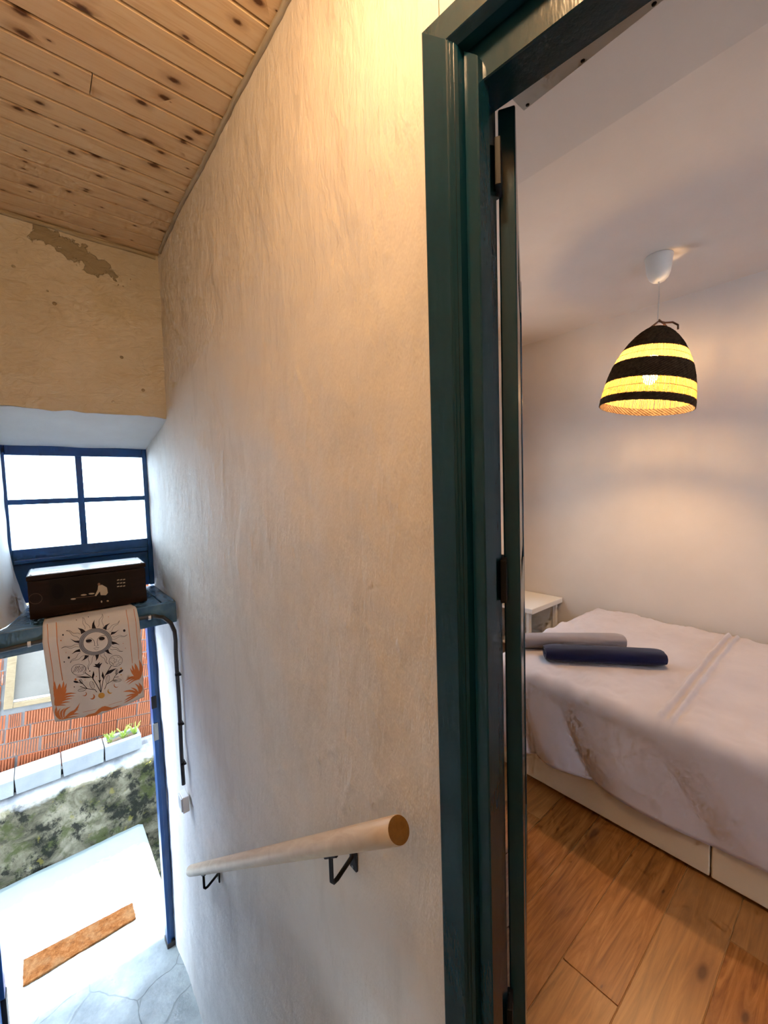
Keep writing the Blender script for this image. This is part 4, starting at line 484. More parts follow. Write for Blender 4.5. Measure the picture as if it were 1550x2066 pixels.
# ------------------------------------------------------------------ the bedroom shell
BX, BY0, BY1 = 2.80, -1.60, 1.75
b = MB(); b.prism([(.80, 2.395), (1.308, 2.30), (2.95, 2.30), (2.95, 2.56), (.80, 2.56)], BY0-.1, BY1+.1, 'y'); struct(b.build('ceiling_bedroom', ROOMWALL), 'pale bedroom ceiling with a break near the door', 'ceiling')
b = MB(); b.box(BX, BX+.15, BY0-.1, BY1+.15, -.1, 2.56); struct(b.build('wall_bedroom', ROOMWALL), 'pale pinkish bedroom wall behind the bed', 'wall')
b = MB(); b.box(.80, BX, BY0-.1, BY0, -.1, 2.56); struct(b.build('wall_bedroom_end', ROOMWALL), 'bedroom end wall', 'wall')
wx0, wx1, wz0, wz1 = 1.60, 2.30, .80, 1.55
b = MB(); b.box(.80, wx0, BY1, BY1+.15, -.1, 2.56); b.box(wx1, BX, BY1, BY1+.15, -.1, 2.56); b.box(wx0, wx1, BY1, BY1+.15, -.1, wz0); b.box(wx0, wx1, BY1, BY1+.15, wz1, 2.56)
struct(b.build('wall_bedroom_window', ROOMWALL), 'bedroom wall with the window', 'wall')
w3 = struct(empty('window_2', (0, BY1+.09, 0)), 'bedroom window', 'window')
for x0, x1, z0, z1 in [(wx0, wx0+.05, wz0, wz1), (wx1-.05, wx1, wz0, wz1), (wx0, wx1, wz0, wz0+.05), (wx0, wx1, wz1-.05, wz1), ((wx0+wx1)/2-.03, (wx0+wx1)/2+.03, wz0, wz1)]:
    b = MB(); b.bbox(x0, x1, -.02, .02, z0, z1, .004); b.build('window_frame', NIGHT, w3)
for x0, x1 in [(wx0+.05, (wx0+wx1)/2-.03), ((wx0+wx1)/2+.03, wx1-.05)]:
    b = MB(); b.add([(x0, 0, wz0+.05), (x1, 0, wz0+.05), (x1, 0, wz1-.05), (x0, 0, wz1-.05)], [(0, 1, 2, 3)]); b.build('pane', GLASS, w3)
# plank floor
fl = struct(empty('floor_bedroom', (0, 0, 0)), 'bedroom floor of varnished orange brown planks', 'floor')
b = MB(); b.box(.60, BX, BY0, BY1, -.12, -.0022); b.build('subfloor', M('joint_wood', (.52, .34, .17), .6).m, fl)
pw = .1432; pm = {}
def plank(x0, x1, yc):
    L = round(x1-x0, 3)
    if L not in pm:
        m = MB(); m.bbox(0, L-.0015, -pw/2+.0008, pw/2-.0008, -.002, 0, .0012, 1); me = m.mesh('plank'); bm = bmesh.new(); bm.from_mesh(me); bmesh.ops.recalc_face_normals(bm, faces=bm.faces); bm.to_mesh(me); bm.free(); me.materials.append(FLOORWOOD); pm[L] = me
    o = link('plank', pm[L], None, fl); o.location = (x0, yc, 0)
yc = .386 + pw/2 - 14*pw; i = 0
cuts = {14: [.62, 1.03, 2.23, 2.80], 15: [.62, 1.60, 2.80], 13: [.62, 1.82, 2.80], 12: [.62, 1.42, 2.62, 2.80], 16: [.62, .80, 2.0, 2.80]}
while yc < BY1-.05:
    cs = cuts.get(i) or [.62, .62+[.5, 1.1, .8, .3, 1.4][i % 5], 2.80]
    if cs[1]+1.3 < 2.8 and len(cs) == 3: cs = [cs[0], cs[1], cs[1]+1.2, 2.80]
    for a0, a1 in zip(cs, cs[1:]): plank(a0, a1, yc)
    yc += pw; i += 1
lb = struct(empty('trim_3', (0, 0, 0)), 'grey white lintel board under the doorway head with nail heads along its edge', 'trim')
b = MB(); b.bbox(.64, .806, -.36, .485, 2.050, 2.0555, .0015, 1); b.build('board', mk_white('grey_lintel_paint', (.48, .46, .40), (.54, .52, .46), .1), lb)
for yy in (.472, .363, .251, .13):
    b = MB(); b.lathe([(0, 2.0480), (.0032, 2.0485), (.0038, 2.0502)], 10, (.7985, yy, 0)); b.build('nail_head', BLACKMETAL, lb)

# ------------------------------------------------------------------ door_1: bedroom door (frame turned slightly out of the wall)
PIV = Vector((.56, .513, 0)); TH = math.radians(6.5)
d1 = struct(empty('door_1', PIV, TH), 'dark teal gloss door frame with open door leading to the bedroom', 'door')
def loc(x, y):
    v = Vector((x-PIV.x, y-PIV.y)); c, s = math.cos(-TH), math.sin(-TH); return (v.x*c-v.y*s, v.x*s+v.y*c)
Wd = .82   # outer width of the frame
# casing profile, world points (depth, along) at the left side
prof_c = [loc(*p) for p in [(.562, .513), (.540, .511), (.538, .508), (.5375, .458), (.540, .4555), (.5365, .4535), (.5400, .4510), (.5375, .4488), (.5415, .4462), (.5400, .4435), (.5450, .4405), (.5590, .4395), (.562, .4395)]]
prof_j = [loc(*p) for p in [(.566, .445), (.5575, .4385), (.5560, .4365), (.5560, .4140), (.5580, .4120), (.5850, .4120), (.5850, .4300), (.6300, .4320), (.6300, .4690), (.566, .478)]]
ztop = 2.051
def cas(prof, zt_off):
    """upright following the profile, mitred at the head: z top depends on the along coordinate"""
    m = MB(); n = len(prof); vs = []
    for z in (0.0, None):
        for p in prof:
            zz = 0.0 if z == 0.0 else ztop + p[1] + zt_off
            vs.append((p[0], p[1], zz))
    fs = [(i, (i+1) % n, n+(i+1) % n, n+i) for i in range(n)]
    tri = tessellate_polygon([[Vector((p[0], p[1], 0)) for p in prof]]); fs += [tuple(t) for t in tri] + [tuple(n+i for i in t[::-1]) for t in tri]
    m.add(vs, fs); return m
def head(prof, zt_off, y1):
    m = MB(); n = len(prof); vs = []
    for e in (0, 1):
        for p in prof:
            h = p[1]                      # how far in from the outer edge (negative)
            vs.append((p[0], h if e == 0 else -(Wd + h), ztop + h + zt_off))
    fs = [(i, (i+1) % n, n+(i+1) % n, n+i) for i in range(n)]
    tri = tessellate_polygon([[Vector((p[0], p[1], 0)) for p in prof]]); fs += [tuple(t) for t in tri] + [tuple(n+i for i in t[::-1]) for t in tri]
    m.add(vs, fs); return m
def mirror(prof): return [(p[0], -Wd-p[1]) for p in prof]
def cas_r(prof):
    m = MB(); n = len(prof); q = mirror(prof); vs = [(p[0], p[1], 0) for p in q] + [(q[i][0], q[i][1], ztop+prof[i][1]) for i in range(n)]
    fs = [(i, (i+1) % n, n+(i+1) % n, n+i) for i in range(n)]
    tri = tessellate_polygon([[Vector((p[0], p[1], 0)) for p in prof]]); fs += [tuple(t) for t in tri] + [tuple(n+i for i in t[::-1]) for t in tri]
    m.add(vs, fs); return m
cas(prof_c, 0).build('casing', TEAL, d1); cas_r(prof_c).build('casing', TEAL, d1); head(prof_c, 0, 0).build('head_casing', TEAL, d1)
prof_h = [loc(*p) for p in [(.566, .445), (.5575, .4385), (.5560, .4365), (.5560, .3860), (.5580, .3840), (.6180, .3840), (.6180, .4300), (.6300, .4320), (.6300, .5050), (.566, .505)]]
cas(prof_j, 0).build('jamb', TEAL, d1); cas_r(prof_j).build('jamb', TEAL, d1)
# head of the inner frame sits square between the jambs
m = MB(); zt = ztop-.06
m.prism([(-.002, 1.924), (.0, 1.922), (.060, 1.922), (.060, 1.945), (.075, 1.945), (.075, 2.052), (.004, 2.052), (.004, 1.985), (-.002, 1.985)], -.074, -Wd+.074, 'y')
m.build('head_jamb', TEAL, d1)
# leaf, swung into the bedroom
PHI = math.radians(31); leafT = .0286
lf = empty('door_leaf', (0, 0, 0)); lf.parent = d1
lm = d1.matrix_basis.inverted() if False else None
bx, by = loc(.660, .413); lf.location = (bx, by, .012); lf.rotation_euler.z = PHI - TH
b = MB(); Lw, Lh = .74, 1.925
b.bbox(0, .09, 0, leafT, 0, Lh, .0025); b.build('stile', TEAL, lf)
b = MB(); b.bbox(Lw-.09, Lw, 0, leafT, 0, Lh, .0025); b.build('stile', TEAL, lf)
for z0, z1 in [(0, .20), (.92, 1.05), (Lh-.10, Lh)]:
    b = MB(); b.bbox(.09, Lw-.09, .001, leafT-.001, z0, z1, .002); b.build('rail', TEAL, lf)
for z0, z1 in [(.20, .92), (1.05, Lh-.10)]:
    b = MB(); b.bbox(.09, Lw-.09, .008, leafT-.008, z0, z1, .001)
    b.bbox(.13, Lw-.13, .004, leafT-.004, z0+.04, z1-.04, .003); b.build('door_panel', TEAL, lf)
for z0 in (1.78, 1.08, .24):
    b = MB(); b.bbox(-.036, .002, leafT-.006, leafT+.004, z0, z0+.075, .001); b.tube([(-.010, leafT+.004, z0-.006), (-.010, leafT+.004, z0+.081)], .005, 10); b.build('hinge', BLACKMETAL, lf)
b = MB(); b.tube([(-.002, leafT*.9, 1.085), (-.010, leafT*1.2, 1.078), (-.016, leafT*1.5, 1.055), (-.014, leafT*1.5, 1.045)], [.005, .005, .004, .003], 8); b.build('hook', BLACKMETAL, lf)

# ------------------------------------------------------------------ door_2: street door frame and leaf, window_1: transom
d2 = struct(empty('door_2', (0, 3.02, 0)), 'blue painted street door standing open below the transom shelf', 'door')
b = MB(); b.bbox(.500, .522, -.02, .055, -1.752, .62, .003); b.bbox(.518, .552, -.004, .060, -1.752, .62, .004); jr = b.build('jamb', BLUE, d2)
b = MB(); b.bbox(.496, .556, -.022, .062, -1.755, -1.715, .003); b.build('jamb_foot', M('rotted_foot', (.05, .045, .04), .8).m, d2)
for z0, z1 in [(-.085, -.005), (-.30, -.185)]:
    b = MB(); b.bbox(.4955, .5255, -.026, -.018, z0, z1, .002); b.bbox(.5015, .5185, -.0275, -.024, z0+.02, z1-.02, .001); o = b.build('strike_plate', STEEL if z0 < -.2 else BLACKMETAL, jr)
b = MB(); b.bbox(-.34, -.292, -.02, .055, -1.42, .62, .004); b.build('jamb', BLUE, d2)
b = MB(); b.bbox(-.345, -.288, -.022, .057, -1.76, -1.42, .004); b.build('jamb_base', BLACKMETAL, d2)
b = MB(); b.bbox(-.34, .552, -.02, .055, .50, .66, .004); b.build('head_jamb', BLUE, d2)
lf2 = empty('door_leaf', (-.345, -.03, 0), math.radians(-92)); lf2.parent = d2
b = MB(); b.bbox(0, .78, 0, .035, -1.735, .48, .003); b.build('leaf_board', BLUE, lf2)
for z0, z1 in [(-1.55, -.75), (-.60, .33)]:
    b = MB(); b.bbox(.12, .66, .033, .041, z0, z1, .003); b.build('door_panel', BLUE, lf2)

w1 = struct(empty('window_1', (0, 3.02, 0)), 'blue four pane transom window over the street door', 'window')
def wbox(name, x0, x1, z0, z1, y0=-.012, y1=.035, bv=.003, mt=BLUE):
    b = MB(); b.bbox(x0, x1, y0, y1, z0, z1, bv); return b.build(name, mt, w1)
wbox('stile', -.150, -.112, .722, 1.60); wbox('stile', .534, .562, .722, 1.60)
wbox('top_rail', -.112, .534, 1.535, 1.60); wbox('bottom_rail', -.112, .534, .965, 1.022)
wbox('kick_panel', -.112, .534, .722, .965, .002, .03, .002); wbox('panel_moulding', -.112, .534, .942, .966, -.018, .01, .004)
wbox('muntin', .192, .224, 1.022, 1.535, -.008, .03); wbox('muntin', -.112, .192, 1.266, 1.295, -.006, .03); wbox('muntin', .224, .534, 1.266, 1.295, -.006, .03)
for x0, x1 in [(-.112, .192), (.224, .534)]:
    for z0, z1 in [(1.022, 1.266), (1.295, 1.535)]:
        b = MB(); b.box(x0, x1, .012, .015, z0, z1); b.build('pane', GLASS, w1)

# ------------------------------------------------------------------ outside: facade, lane, walls
b = MB(); b.box(-4, -.34, 3.06, 3.12, -2.2, 3.2); b.box(.552, 4.5, 3.10, 3.16, -2.2, 3.2); b.box(-.34, .60, 3.10, 3.16, 1.60, 3.2)
struct(b.build('wall_facade', RENDER), 'street side of the house', 'wall')
b = MB(); b.box(-6, 6, 3.16, 12, -2.3, -2.05); struct(b.build('ground', MOSS), 'ground of the lane', 'ground')
b = MB()
def _sl(u, v):
    x = -1.6+u*2.185; y = 3.16+v*1.20; return (x, y, -1.752+.006*nz(x, y, 3, 4)+.003*nz(x, y, 1, 13) - .02*max(0, (u-.985)/.015))
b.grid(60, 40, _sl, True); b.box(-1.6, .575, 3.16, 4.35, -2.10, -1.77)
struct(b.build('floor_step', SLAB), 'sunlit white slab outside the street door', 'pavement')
b = MB()
def _mw(u, v):
    x = -2.0+u*4.2; z = -2.1+v*1.03
    if v < .90: y = 4.385 - .05*v
    else: y = 4.34 + (v-.90)*1.1
    y += .020*nz(x, 0, z, 2.2) + .012*nz(x, 5, z, 6) + .006*nz(x, 2, z, 15)
    return (x, y, z + .015*nz(x, 7, 0, 4)*v)
b.grid(220, 60, _mw, True); b.box(-2, 2.2, 4.44, 4.62, -2.1, -1.085)
struct(b.build('wall_garden', MOSS), 'low mossy retaining wall with limewashed top across the lane', 'wall')
# brick wall, one object per brick
BT = math.atan(.125)
wb = struct(empty('wall_brick', (-.30, 4.62, -.604)), 'wall of ribbed orange hollow bricks across the lane', 'wall'); wb.rotation_euler.y = BT
b = MB(); b.box(-2.2, -.03, .010, .16, -1.2, 1.45); b.box(.40, 2.4, .010, .16, -1.2, 1.1); b.box(-.03, .40, .010, .16, -1.2, .165); b.build('mortar', MORTAR, wb)
def brick_mesh(L, H):
    m = MB(); n = max(6, int(L/.0185)); pr = [(0, .06), (0, .002)]; w = (L-.008)/n
    for i in range(n):
        x = .004+i*w; pr += [(x, .0), (x+w*.62, 0), (x+w*.68, .009), (x+w*.92, .009)]
    pr += [(L, .004), (L, .06)]
    m.prism(pr, 0, H, 'z'); me = m.mesh('brick'); bm = bmesh.new(); bm.from_mesh(me); bmesh.ops.recalc_face_normals(bm, faces=bm.faces); bm.to_mesh(me); bm.free(); me.materials.append(BRICK); return me
CH = .1225; bl = {}
def put_brick(s, t, L):
    k = round(L, 2)
    if k not in bl: bl[k] = brick_mesh(k, CH-.011)
    o = link('brick', bl[k], None, wb); o.location = (s+rnd.uniform(-.002, .002), rnd.uniform(-.006, .004), t+rnd.uniform(-.002, .002)); o.rotation_euler = (rnd.uniform(-.02, .02), rnd.uniform(-.012, .012), rnd.uniform(-.01, .01))
rows = {0: [-.85, -.58, -.30, .01, .11, .33, .66, .97, 1.27, 1.5], -1: [-.75, -.48, -.20, .0, .16, .44, .67, .96, 1.25, 1.5], 1: [-.62, -.34, -.04, .24, .36, .62, .66, .86, 1.10, 1.4]}
for rI in range(-5, 11):
    base = rows.get(rI) or [-.9+(.13 if rI % 2 else 0)+k*.285+rnd.uniform(-.012, .012) for k in range(9)]
    for s0, s1 in zip(base, base[1:]):
        L = s1-s0-.012; t = rI*CH
        if L < .04: continue
        if t+CH > .165 and s1 > -.03 and s0 < .40:           # opening of the window in this wall
            if s0 < -.06: L = -.035-s0
            elif s1 > .42: L = s1-.405-.012; s0 = .405
            else: continue
            if L < .04: continue
        if t > 1.15: continue
        put_brick(s0, t, L)
ow = struct(empty('window_3', (0, 0, 0)), 'raw wooden window frame with a beige panel set in the brick wall', 'window'); 
ow.location = wb.location; ow.rotation_euler = wb.rotation_euler
def ob(name, x0, x1, y0, y1, z0, z1, mt): b = MB(); b.bbox(x0, x1, y0, y1, z0, z1, .003); b.build(name, mt, ow)
ob('frame_stile', -.028, .030, -.02, .06, .168, 1.05, OLDWOOD); ob('frame_stile', .355, .398, -.02, .06, .168, 1.05, OLDWOOD)
ob('frame_rail', .031, .354, -.018, .06, .168, .208, OLDWOOD); ob('frame_rail', .031, .354, -.018, .06, 1.0, 1.05, OLDWOOD)
ob('inner_bead', .031, .354, .0, .03, .209, .222, NIGHT)
ob('beige_panel', .031, .354, .035, .05, .209, .999, BEIGEPANEL)
# ------------------------------------------------------------------ hall things
# shelf over the street door
sh = tag(empty('window_shelf', (0, 2.46, .715)), 'worn blue painted wooden shelf below the transom window', 'shelf')
b = MB(); b.bbox(-.55, .488, .012, .545, -.026, 0, .004); b.build('shelf_board', SHELFBLUE, sh)
b = MB(); b.bbox(.491, .556, .012, .545, -.026, .001, .004); b.build('end_board', SHELFBLUE, sh)
b = MB(); b.bbox(-.55, .556, 0, .035, -.115, -.001, .005); b.build('fascia', SHELFBLUE, sh)
b = MB(); b.bbox(-.32, .556, .20, .24, -.10, -.03, .003); b.build('batten', SHELFBLUE, sh)

def shapes(art, place, mats, parent, names, order, lift0=.0004, step=.00025, mx=10.):
    """flat print: fills and strokes cut small enough to follow the surface; place(x, z, lift) gives the 3-D point"""
    def split(tri, out):
        e = [(tri[i]-tri[(i+1) % 3]).length for i in range(3)]; k = e.index(max(e))
        if e[k] <= mx: out.append(tri); return
        p, q, r = tri[k], tri[(k+1) % 3], tri[(k+2) % 3]; m_ = (p+q)/2
        split((p, m_, r), out); split((m_, q, r), out)
    for li, key in enumerate(order):
        for gi, group in enumerate(art[key] if names[key][1] else [art[key]]):
            m = MB(); lift = lift0 + li*step
            for kind, w, pts in ([group] if names[key][1] else group):
                P = [Vector(p) for p in pts]; tris = []
                if kind == 'f':
                    for t in tessellate_polygon([[Vector((p.x, p.y, 0)) for p in P]]): split(tuple(P[i] for i in t), tris)
                else:
                    n = len(P); loop = (P[0]-P[-1]).length < 1e-3; E = []
                    for i in range(n):
                        a_ = P[i-1] if i > 0 else (P[-2] if loop else P[0]); c_ = P[i+1] if i < n-1 else (P[1] if loop else P[-1])
                        d = (c_-a_); d = d.normalized() if d.length > 1e-9 else Vector((1, 0)); nr = Vector((-d.y, d.x))*w/2
                        E.append((P[i]+nr, P[i]-nr))
                    for (a0, a1), (b0, b1) in zip(E, E[1:]): split((a0, a1, b1), tris); split((a0, b1, b0), tris)
                for t in tris: m.add([place(p.x, p.y, lift) for p in t], [(0, 1, 2)])
            if m.v:
                o = m.build(names[key][0], mats[key], parent, fix=False)
                if not names[key][1]: o['kind'] = 'stuff'

# painted wooden box on the shelf
bxo = tag(empty('wooden_box', (-.053, 2.572, .7205), math.radians(-2.5)), 'dark wooden box painted with a baker, on the blue shelf', 'box')
bL, bH, bD = .487, .212, .255
b = MB(); b.bbox(0, bL, 0, bD, .004, bH-.026, .003); b.build('box_body', BOXWOOD, bxo)
b = MB(); b.bbox(-.003, bL+.003, -.004, bD+.003, bH-.024, bH, .004); lid = b.build('lid', BOXWOOD, bxo)
b = MB(); b.bbox(.004, bL-.004, .003, bD-.004, bH+.0003, bH+.0022, .001); b.build('lid_top', BOXLID, lid)
def lidart(cx, cy, s):
    m = MB()
    for a in (20, 55, 90, 125, 160):
        t = math.radians(a); d = Vector((math.cos(t), math.sin(t))); n_ = Vector((-d.y, d.x))*s*.07
        p0 = Vector((cx, cy))+d*s*.3; p1 = Vector((cx, cy))+d*s
        m.add([(*(p0+n_), bH+.0028), (*(p0-n_), bH+.0028), (*p1, bH+.0028)], [(0, 1, 2)])
    m.box(cx-s*1.1, cx+s*1.1, cy-s*.12, cy, bH+.0023, bH+.0028)
    return m
for cx in (.10, .385): lidart(cx, .07, .036).build('lid_emblem', M('lid_ink', (.02, .03, .14), .5).m, lid)
for cx, cy in ((.014, .016), (.014, bD-.016), (bL-.014, .016), (bL-.014, bD-.016)):
    b = MB(); b.lathe([(0, bH+.0045), (.004, bH+.004), (.005, bH+.0022)], 10, (cx, cy, 0)); b.build('tack', BLACKMETAL, lid)
for cx in (.02, bL-.06):
    b = MB(); b.bbox(cx, cx+.04, .01, bD-.01, 0, .005, .001); b.build('foot', BOXWOOD, bxo)
shapes(BOX_ART, lambda x, z, l: (min(max(x/1000+.053, .004), bL-.004), -.0003-l, min(max(z/1000, .008), bH-.03) if True else 0), PAINTS, bxo,
       {'wood_light': ('painted_wall', 0), 'dark': ('painted_shape', 1), 'cream': ('painted_shape', 1), 'skin': ('painted_shape', 1), 'ring': ('carved_ring', 1)}, ['wood_light', 'dark', 'skin', 'cream', 'ring'])

# printed cloth hanging over the shelf edge
ct = tag(empty('printed_cloth', (0, 2.46, .74)), 'cream cotton cloth printed with a sun face and orange fronds, hanging from the shelf', 'cloth')
def lerp(tab, t):
    for (a0, b0), (a1, b1) in zip(tab, tab[1:]):
        if t <= a1 or (a1, b1) == tab[-1]: return b0+(b1-b0)*(t-a0)/(a1-a0)
    return tab[-1][1]
CL = [(-600, 10), (-485, 8.5), (-417, 3), (-342, -2.1), (-214, -8), (-94, -14), (-18, -8), (40, -2)]
CR = [(-600, 369), (-485, 370), (-371, 371.5), (-230, 372.6), (-128, 370), (-20, 367), (40, 352)]
CB = [(-20, -465), (7, -470), (45, -482), (103, -490), (179, -499), (259, -496), (326, -490), (370, -485)]
def cloth_pt(x, z, lift=0.):
    """x, z in mm from the cloth origin; the cloth drops in front of the fascia and the conduit"""
    z = min(z, -19.)
    t = max(0., min(1., (-19-z)/65.)); t = t*t*(3-2*t)
    y = -.0085 - .034*t
    k = min(1, (-19-z)/120.)
    y += k*(.0045*math.sin(x*.021+.5) + .003*math.sin(x*.047+z*.006) + .004*math.sin(z*.012)) - .006*k
    y += .006*max(0, -z-380)/110.
    return (x/1000, y-lift, z/1000)
NU, NV = 44, 46; b = MB()
def _cl(u, v):
    if v < .14:                                   # the part lying on the shelf under the box
        s = (.14-v)/.14; z = -19.; xl = lerp(CL, -19); xr = lerp(CR, -19); x = xl+(xr-xl)*u
        p = cloth_pt(x, z); a = min(1, s*4)
        e = abs(u-.5)*2
        return (p[0]+(u-.5)*-.02*s, p[1]*(1-a)+.17*s+.004*s, -.0235 + .0030*a*(1-a)*4 + .004*a*max(0, (e-.9)/.1)*(1 if s < .3 else 0))
    w = (v-.14)/.86; xl0 = lerp(CL, -20-w*460); xr0 = lerp(CR, -20-w*460); x = xl0+(xr0-xl0)*u; zb = lerp(CB, x); z = -19+w*(zb+19)
    return cloth_pt(x, z)
b.grid(NU, NV, _cl, True, True)
cc_ = b.build('cloth_sheet', CLOTH, ct, fix=False); m_ = cc_.modifiers.new('thick', 'SOLIDIFY'); m_.thickness = .0009; m_.offset = -1
shapes(CLOTH_ART, lambda x, z, l: cloth_pt(x, z, l+.0002), INK, ct, {'orange': ('orange_print', 0), 'grey': ('sun_ring', 1), 'cream': ('sun_face', 1), 'black': ('black_print', 0), 'gold': ('gold_print', 1)}, ['orange', 'gold', 'grey', 'cream', 'black'])

# conduit under the shelf, bending down the wall to a small box
cd = tag(empty('cable_conduit', (0, 0, 0)), 'dark conduit under the shelf bending down the wall to the white box', 'conduit')
pts = [(-.55, 2.440, .640), (-.157, 2.440, .644), (.20, 2.440, .657), (.385, 2.440, .664), (.440, 2.440, .662), (.485, 2.441, .645), (.520, 2.444, .605), (.537, 2.450, .555), (.541, 2.456, .50)]
pts += [(.540+.004*nz(0, z, 1, 3), 2.462+.010*(.5-z), z) for z in [.44-.045*i for i in range(18)]]
b = MB(); b.tube(pts, .0105, 10); b.build('pipe', CONDUIT, cd)
for p, d in [((.541, 2.463, .31), 'z'), ((.541, 2.466, .03), 'z'), ((.541, 2.470, -.20), 'z')]:
    b = MB(); b.tube([(p[0], p[1], p[2]-.006), (p[0], p[1], p[2]+.006)], .0128, 12); b.bbox(.541, .556, p[1]-.022, p[1]+.022, p[2]-.005, p[2]+.005, .001); b.build('clip', BLACKMETAL, cd)
for x in (-.06, .42):
    b = MB(); b.tube([(x-.006, 2.4405, .647+.013*(x > 0)), (x+.006, 2.4405, .647+.013*(x > 0))], .0128, 12); b.build('clip', PLASTIC, cd)
jb = tag(empty('junction_box', (.556, 2.475, -.425)), 'small white plastic box on the wall at the end of the conduit', 'box')
b = MB(); b.bbox(-.034, .0, -.040, .040, -.045, .045, .004); b.build('box_shell', PLASTIC, jb)
b = MB(); b.bbox(-.040, -.034, -.033, .033, -.037, .037, .002); b.build('rocker', PLASTIC, jb)

# handrail
hr = tag(empty('handrail', (.49, .572, .651)), 'round pale wooden handrail on black brackets along the plaster wall', 'handrail')
A = Vector((.49, .572, .651)); Bv = Vector((.490, 2.206, -.612)); D = (Bv-A); O = A
b = MB(); b.tube([tuple(D*t) for t in [0, .0015]+[i/20 for i in range(1, 20)]+[.992, 1.0]], [.0235, .0248]+[.0248]*19+[.0245, .020], 28, cap=True); r_ = b.build('rail', RAILWOOD, hr)
dn = D.normalized()
b = MB(); b.tube([tuple(-dn*.0009), tuple(dn*.0005)], .0233, 28); b.build('sawn_end', RAILEND, r_)
def bracket(t):
    p = D*t                         # rail axis there, local
    wl = WX-.49-.004
    br = MB(); z0 = p.z-.088
    pts = [(wl, p.y, z0+.02), (wl-.012, p.y, z0+.012), (.016, p.y, z0-.012), (.006, p.y, z0-.014), (.0, p.y, z0-.006), (0, p.y, z0+.004), (0, p.y, p.z-.030)]
    br.tube(pts, .0055, 10); o = br.build('bracket', BLACKMETAL, hr)
    q = MB(); q.bbox(wl-.004, wl+.003, p.y-.014, p.y+.014, z0-.018, z0+.055, .002); q.build('wall_plate', BLACKMETAL, o)
    q = MB(); dd = dn*.032; q.tube([tuple(p-dd+Vector((0, 0, -.0325))), tuple(p+dd+Vector((0, 0, -.0325)))], .0048, 8); q.build('saddle', BLACKMETAL, o)
    for zz in (z0-.010, z0+.047):
        q = MB(); q.tube([(wl-.0055, p.y, zz), (wl-.0035, p.y, zz)], .0035, 8); q.build('screw', STEEL, o)
bracket(.155); bracket(.855)

# hall ceiling lamp (above the doorway, out of the picture)
hl = tag(empty('ceiling_lamp', (.17, .28, 2.525)), 'small warm globe lamp on the pine ceiling above the landing', 'lamp')
b = MB(); b.lathe([(0, 0), (.055, 0), (.055, -.015), (.03, -.025), (.012, -.03), (.012, -.10), (0, -.10)], 24); b.build('lamp_base', PLASTIC, hl)
b = MB(); b.lathe([(.045*math.sin(math.pi*i/14), -.140+.045*math.cos(math.pi*i/14)) for i in range(15)], 24); b.build('globe', GLOBEGLOW, hl)

# ------------------------------------------------------------------ outside things
mt = tag(empty('doormat', (-.245, 3.365, -1.746)), 'narrow orange brown coir mat on the sunlit threshold', 'doormat'); 
b = MB(); n = 46
def edge(i, a): return rnd.uniform(-.003, .003)
bm_top = []
def _dm(u, v): 
    x = .617*u; y = .012*(.5-u)*0 + v*(.190-.045*u)+.006*u
    return (x+.004*nz(x, y, 1, 40)*(1 if u in (0, 1) else 0), y+.003*nz(x, y, 2, 60), .012+.0012*nz(x, y, 3, 90))
b.grid(60, 20, _dm, False); w = 61
o0 = len(b.v); ring = [i for i in range(61)] + [j*61+60 for j in range(1, 21)] + [20*61+i for i in range(59, -1, -1)] + [j*61 for j in range(19, 0, -1)]
bot = [(b.v[i][0], b.v[i][1], -.001) for i in ring]; b.add(bot, []); m_ = len(ring)
b.f += [(ring[i], o0+i, o0+(i+1) % m_, ring[(i+1) % m_]) for i in range(m_)]; b.sm += [False]*m_
b.build('mat_pile', COIR, mt)
for i, (x0, x1, lab) in enumerate([(-.62, -.267, 'pale concrete planter block, leftmost on the mossy wall'), (-.263, .033, 'pale concrete planter block, second from the left on the mossy wall'), (.039, .335, 'pale concrete planter block between its plain twin and the planted one'), (.341, .625, 'pale concrete planter block with weeds at the right end of the row')]):
    pb = tag(empty('planter_block', (x0, 4.395, -1.068)), lab, 'planter', 'planter blocks on the mossy wall'); L = x1-x0
    b = MB()
    vs = [(.004, 0, 0), (L-.010, 0, 0), (L-.001, -.004, .128), (0, -.004, .128), (0, .014, .140), (L, .014, .140), (L, .175, .140), (0, .175, .140), (0, .175, 0), (L, .175, 0)]
    if i < 3:
        b.add(vs, [(0, 1, 2, 3), (3, 2, 5, 4), (4, 5, 6, 7), (7, 6, 9, 8), (0, 8, 9, 1), (0, 3, 4, 7, 8), (1, 9, 6, 5, 2)])
    else:
        b.prism([(0, 0), (-.004, .128), (.008, .138), (.028, .138), (.032, .05), (.140, .05), (.144, .138), (.175, .138), (.175, 0)], .004, L, 'x')
        b.box(0, .028, 0, .175, 0, .136); b.box(L-.028, L, 0, .175, 0, .136)
    modi(b.build('block', CONCRETE, pb), bevel=.004)
    if i == 3:
        b = MB(); b.grid(16, 8, lambda u, v: (.028+u*(L-.056), .032+v*.110, .108+.012*nz(u*3, v*2, 0, 2)), True); b.build('soil', SOIL, pb)
def leafmesh(L, W, nm='leaf'):
    m = MB(); n = 6; vs = []
    for i in range(n+1):
        t = i/n; w = W*math.sin(math.pi*min(1, t*.93+.07))**.8/2; z = .25*L*math.sin(t*2.2); x = L*t
        vs += [(x, -w, z), (x, 0, z-.15*w), (x, w, z)]
    fs = []
    for i in range(n): fs += [(3*i, 3*i+1, 3*i+4, 3*i+3), (3*i+1, 3*i+2, 3*i+5, 3*i+4)]
    m.add(vs, fs, True); return m.mesh(nm)
lmA = [leafmesh(.056, .012), leafmesh(.070, .010), leafmesh(.042, .016)]
for q in lmA: q.materials.append(LEAF)
lmY = leafmesh(.03, .02); lmY.materials.append(YELLOWLEAF)
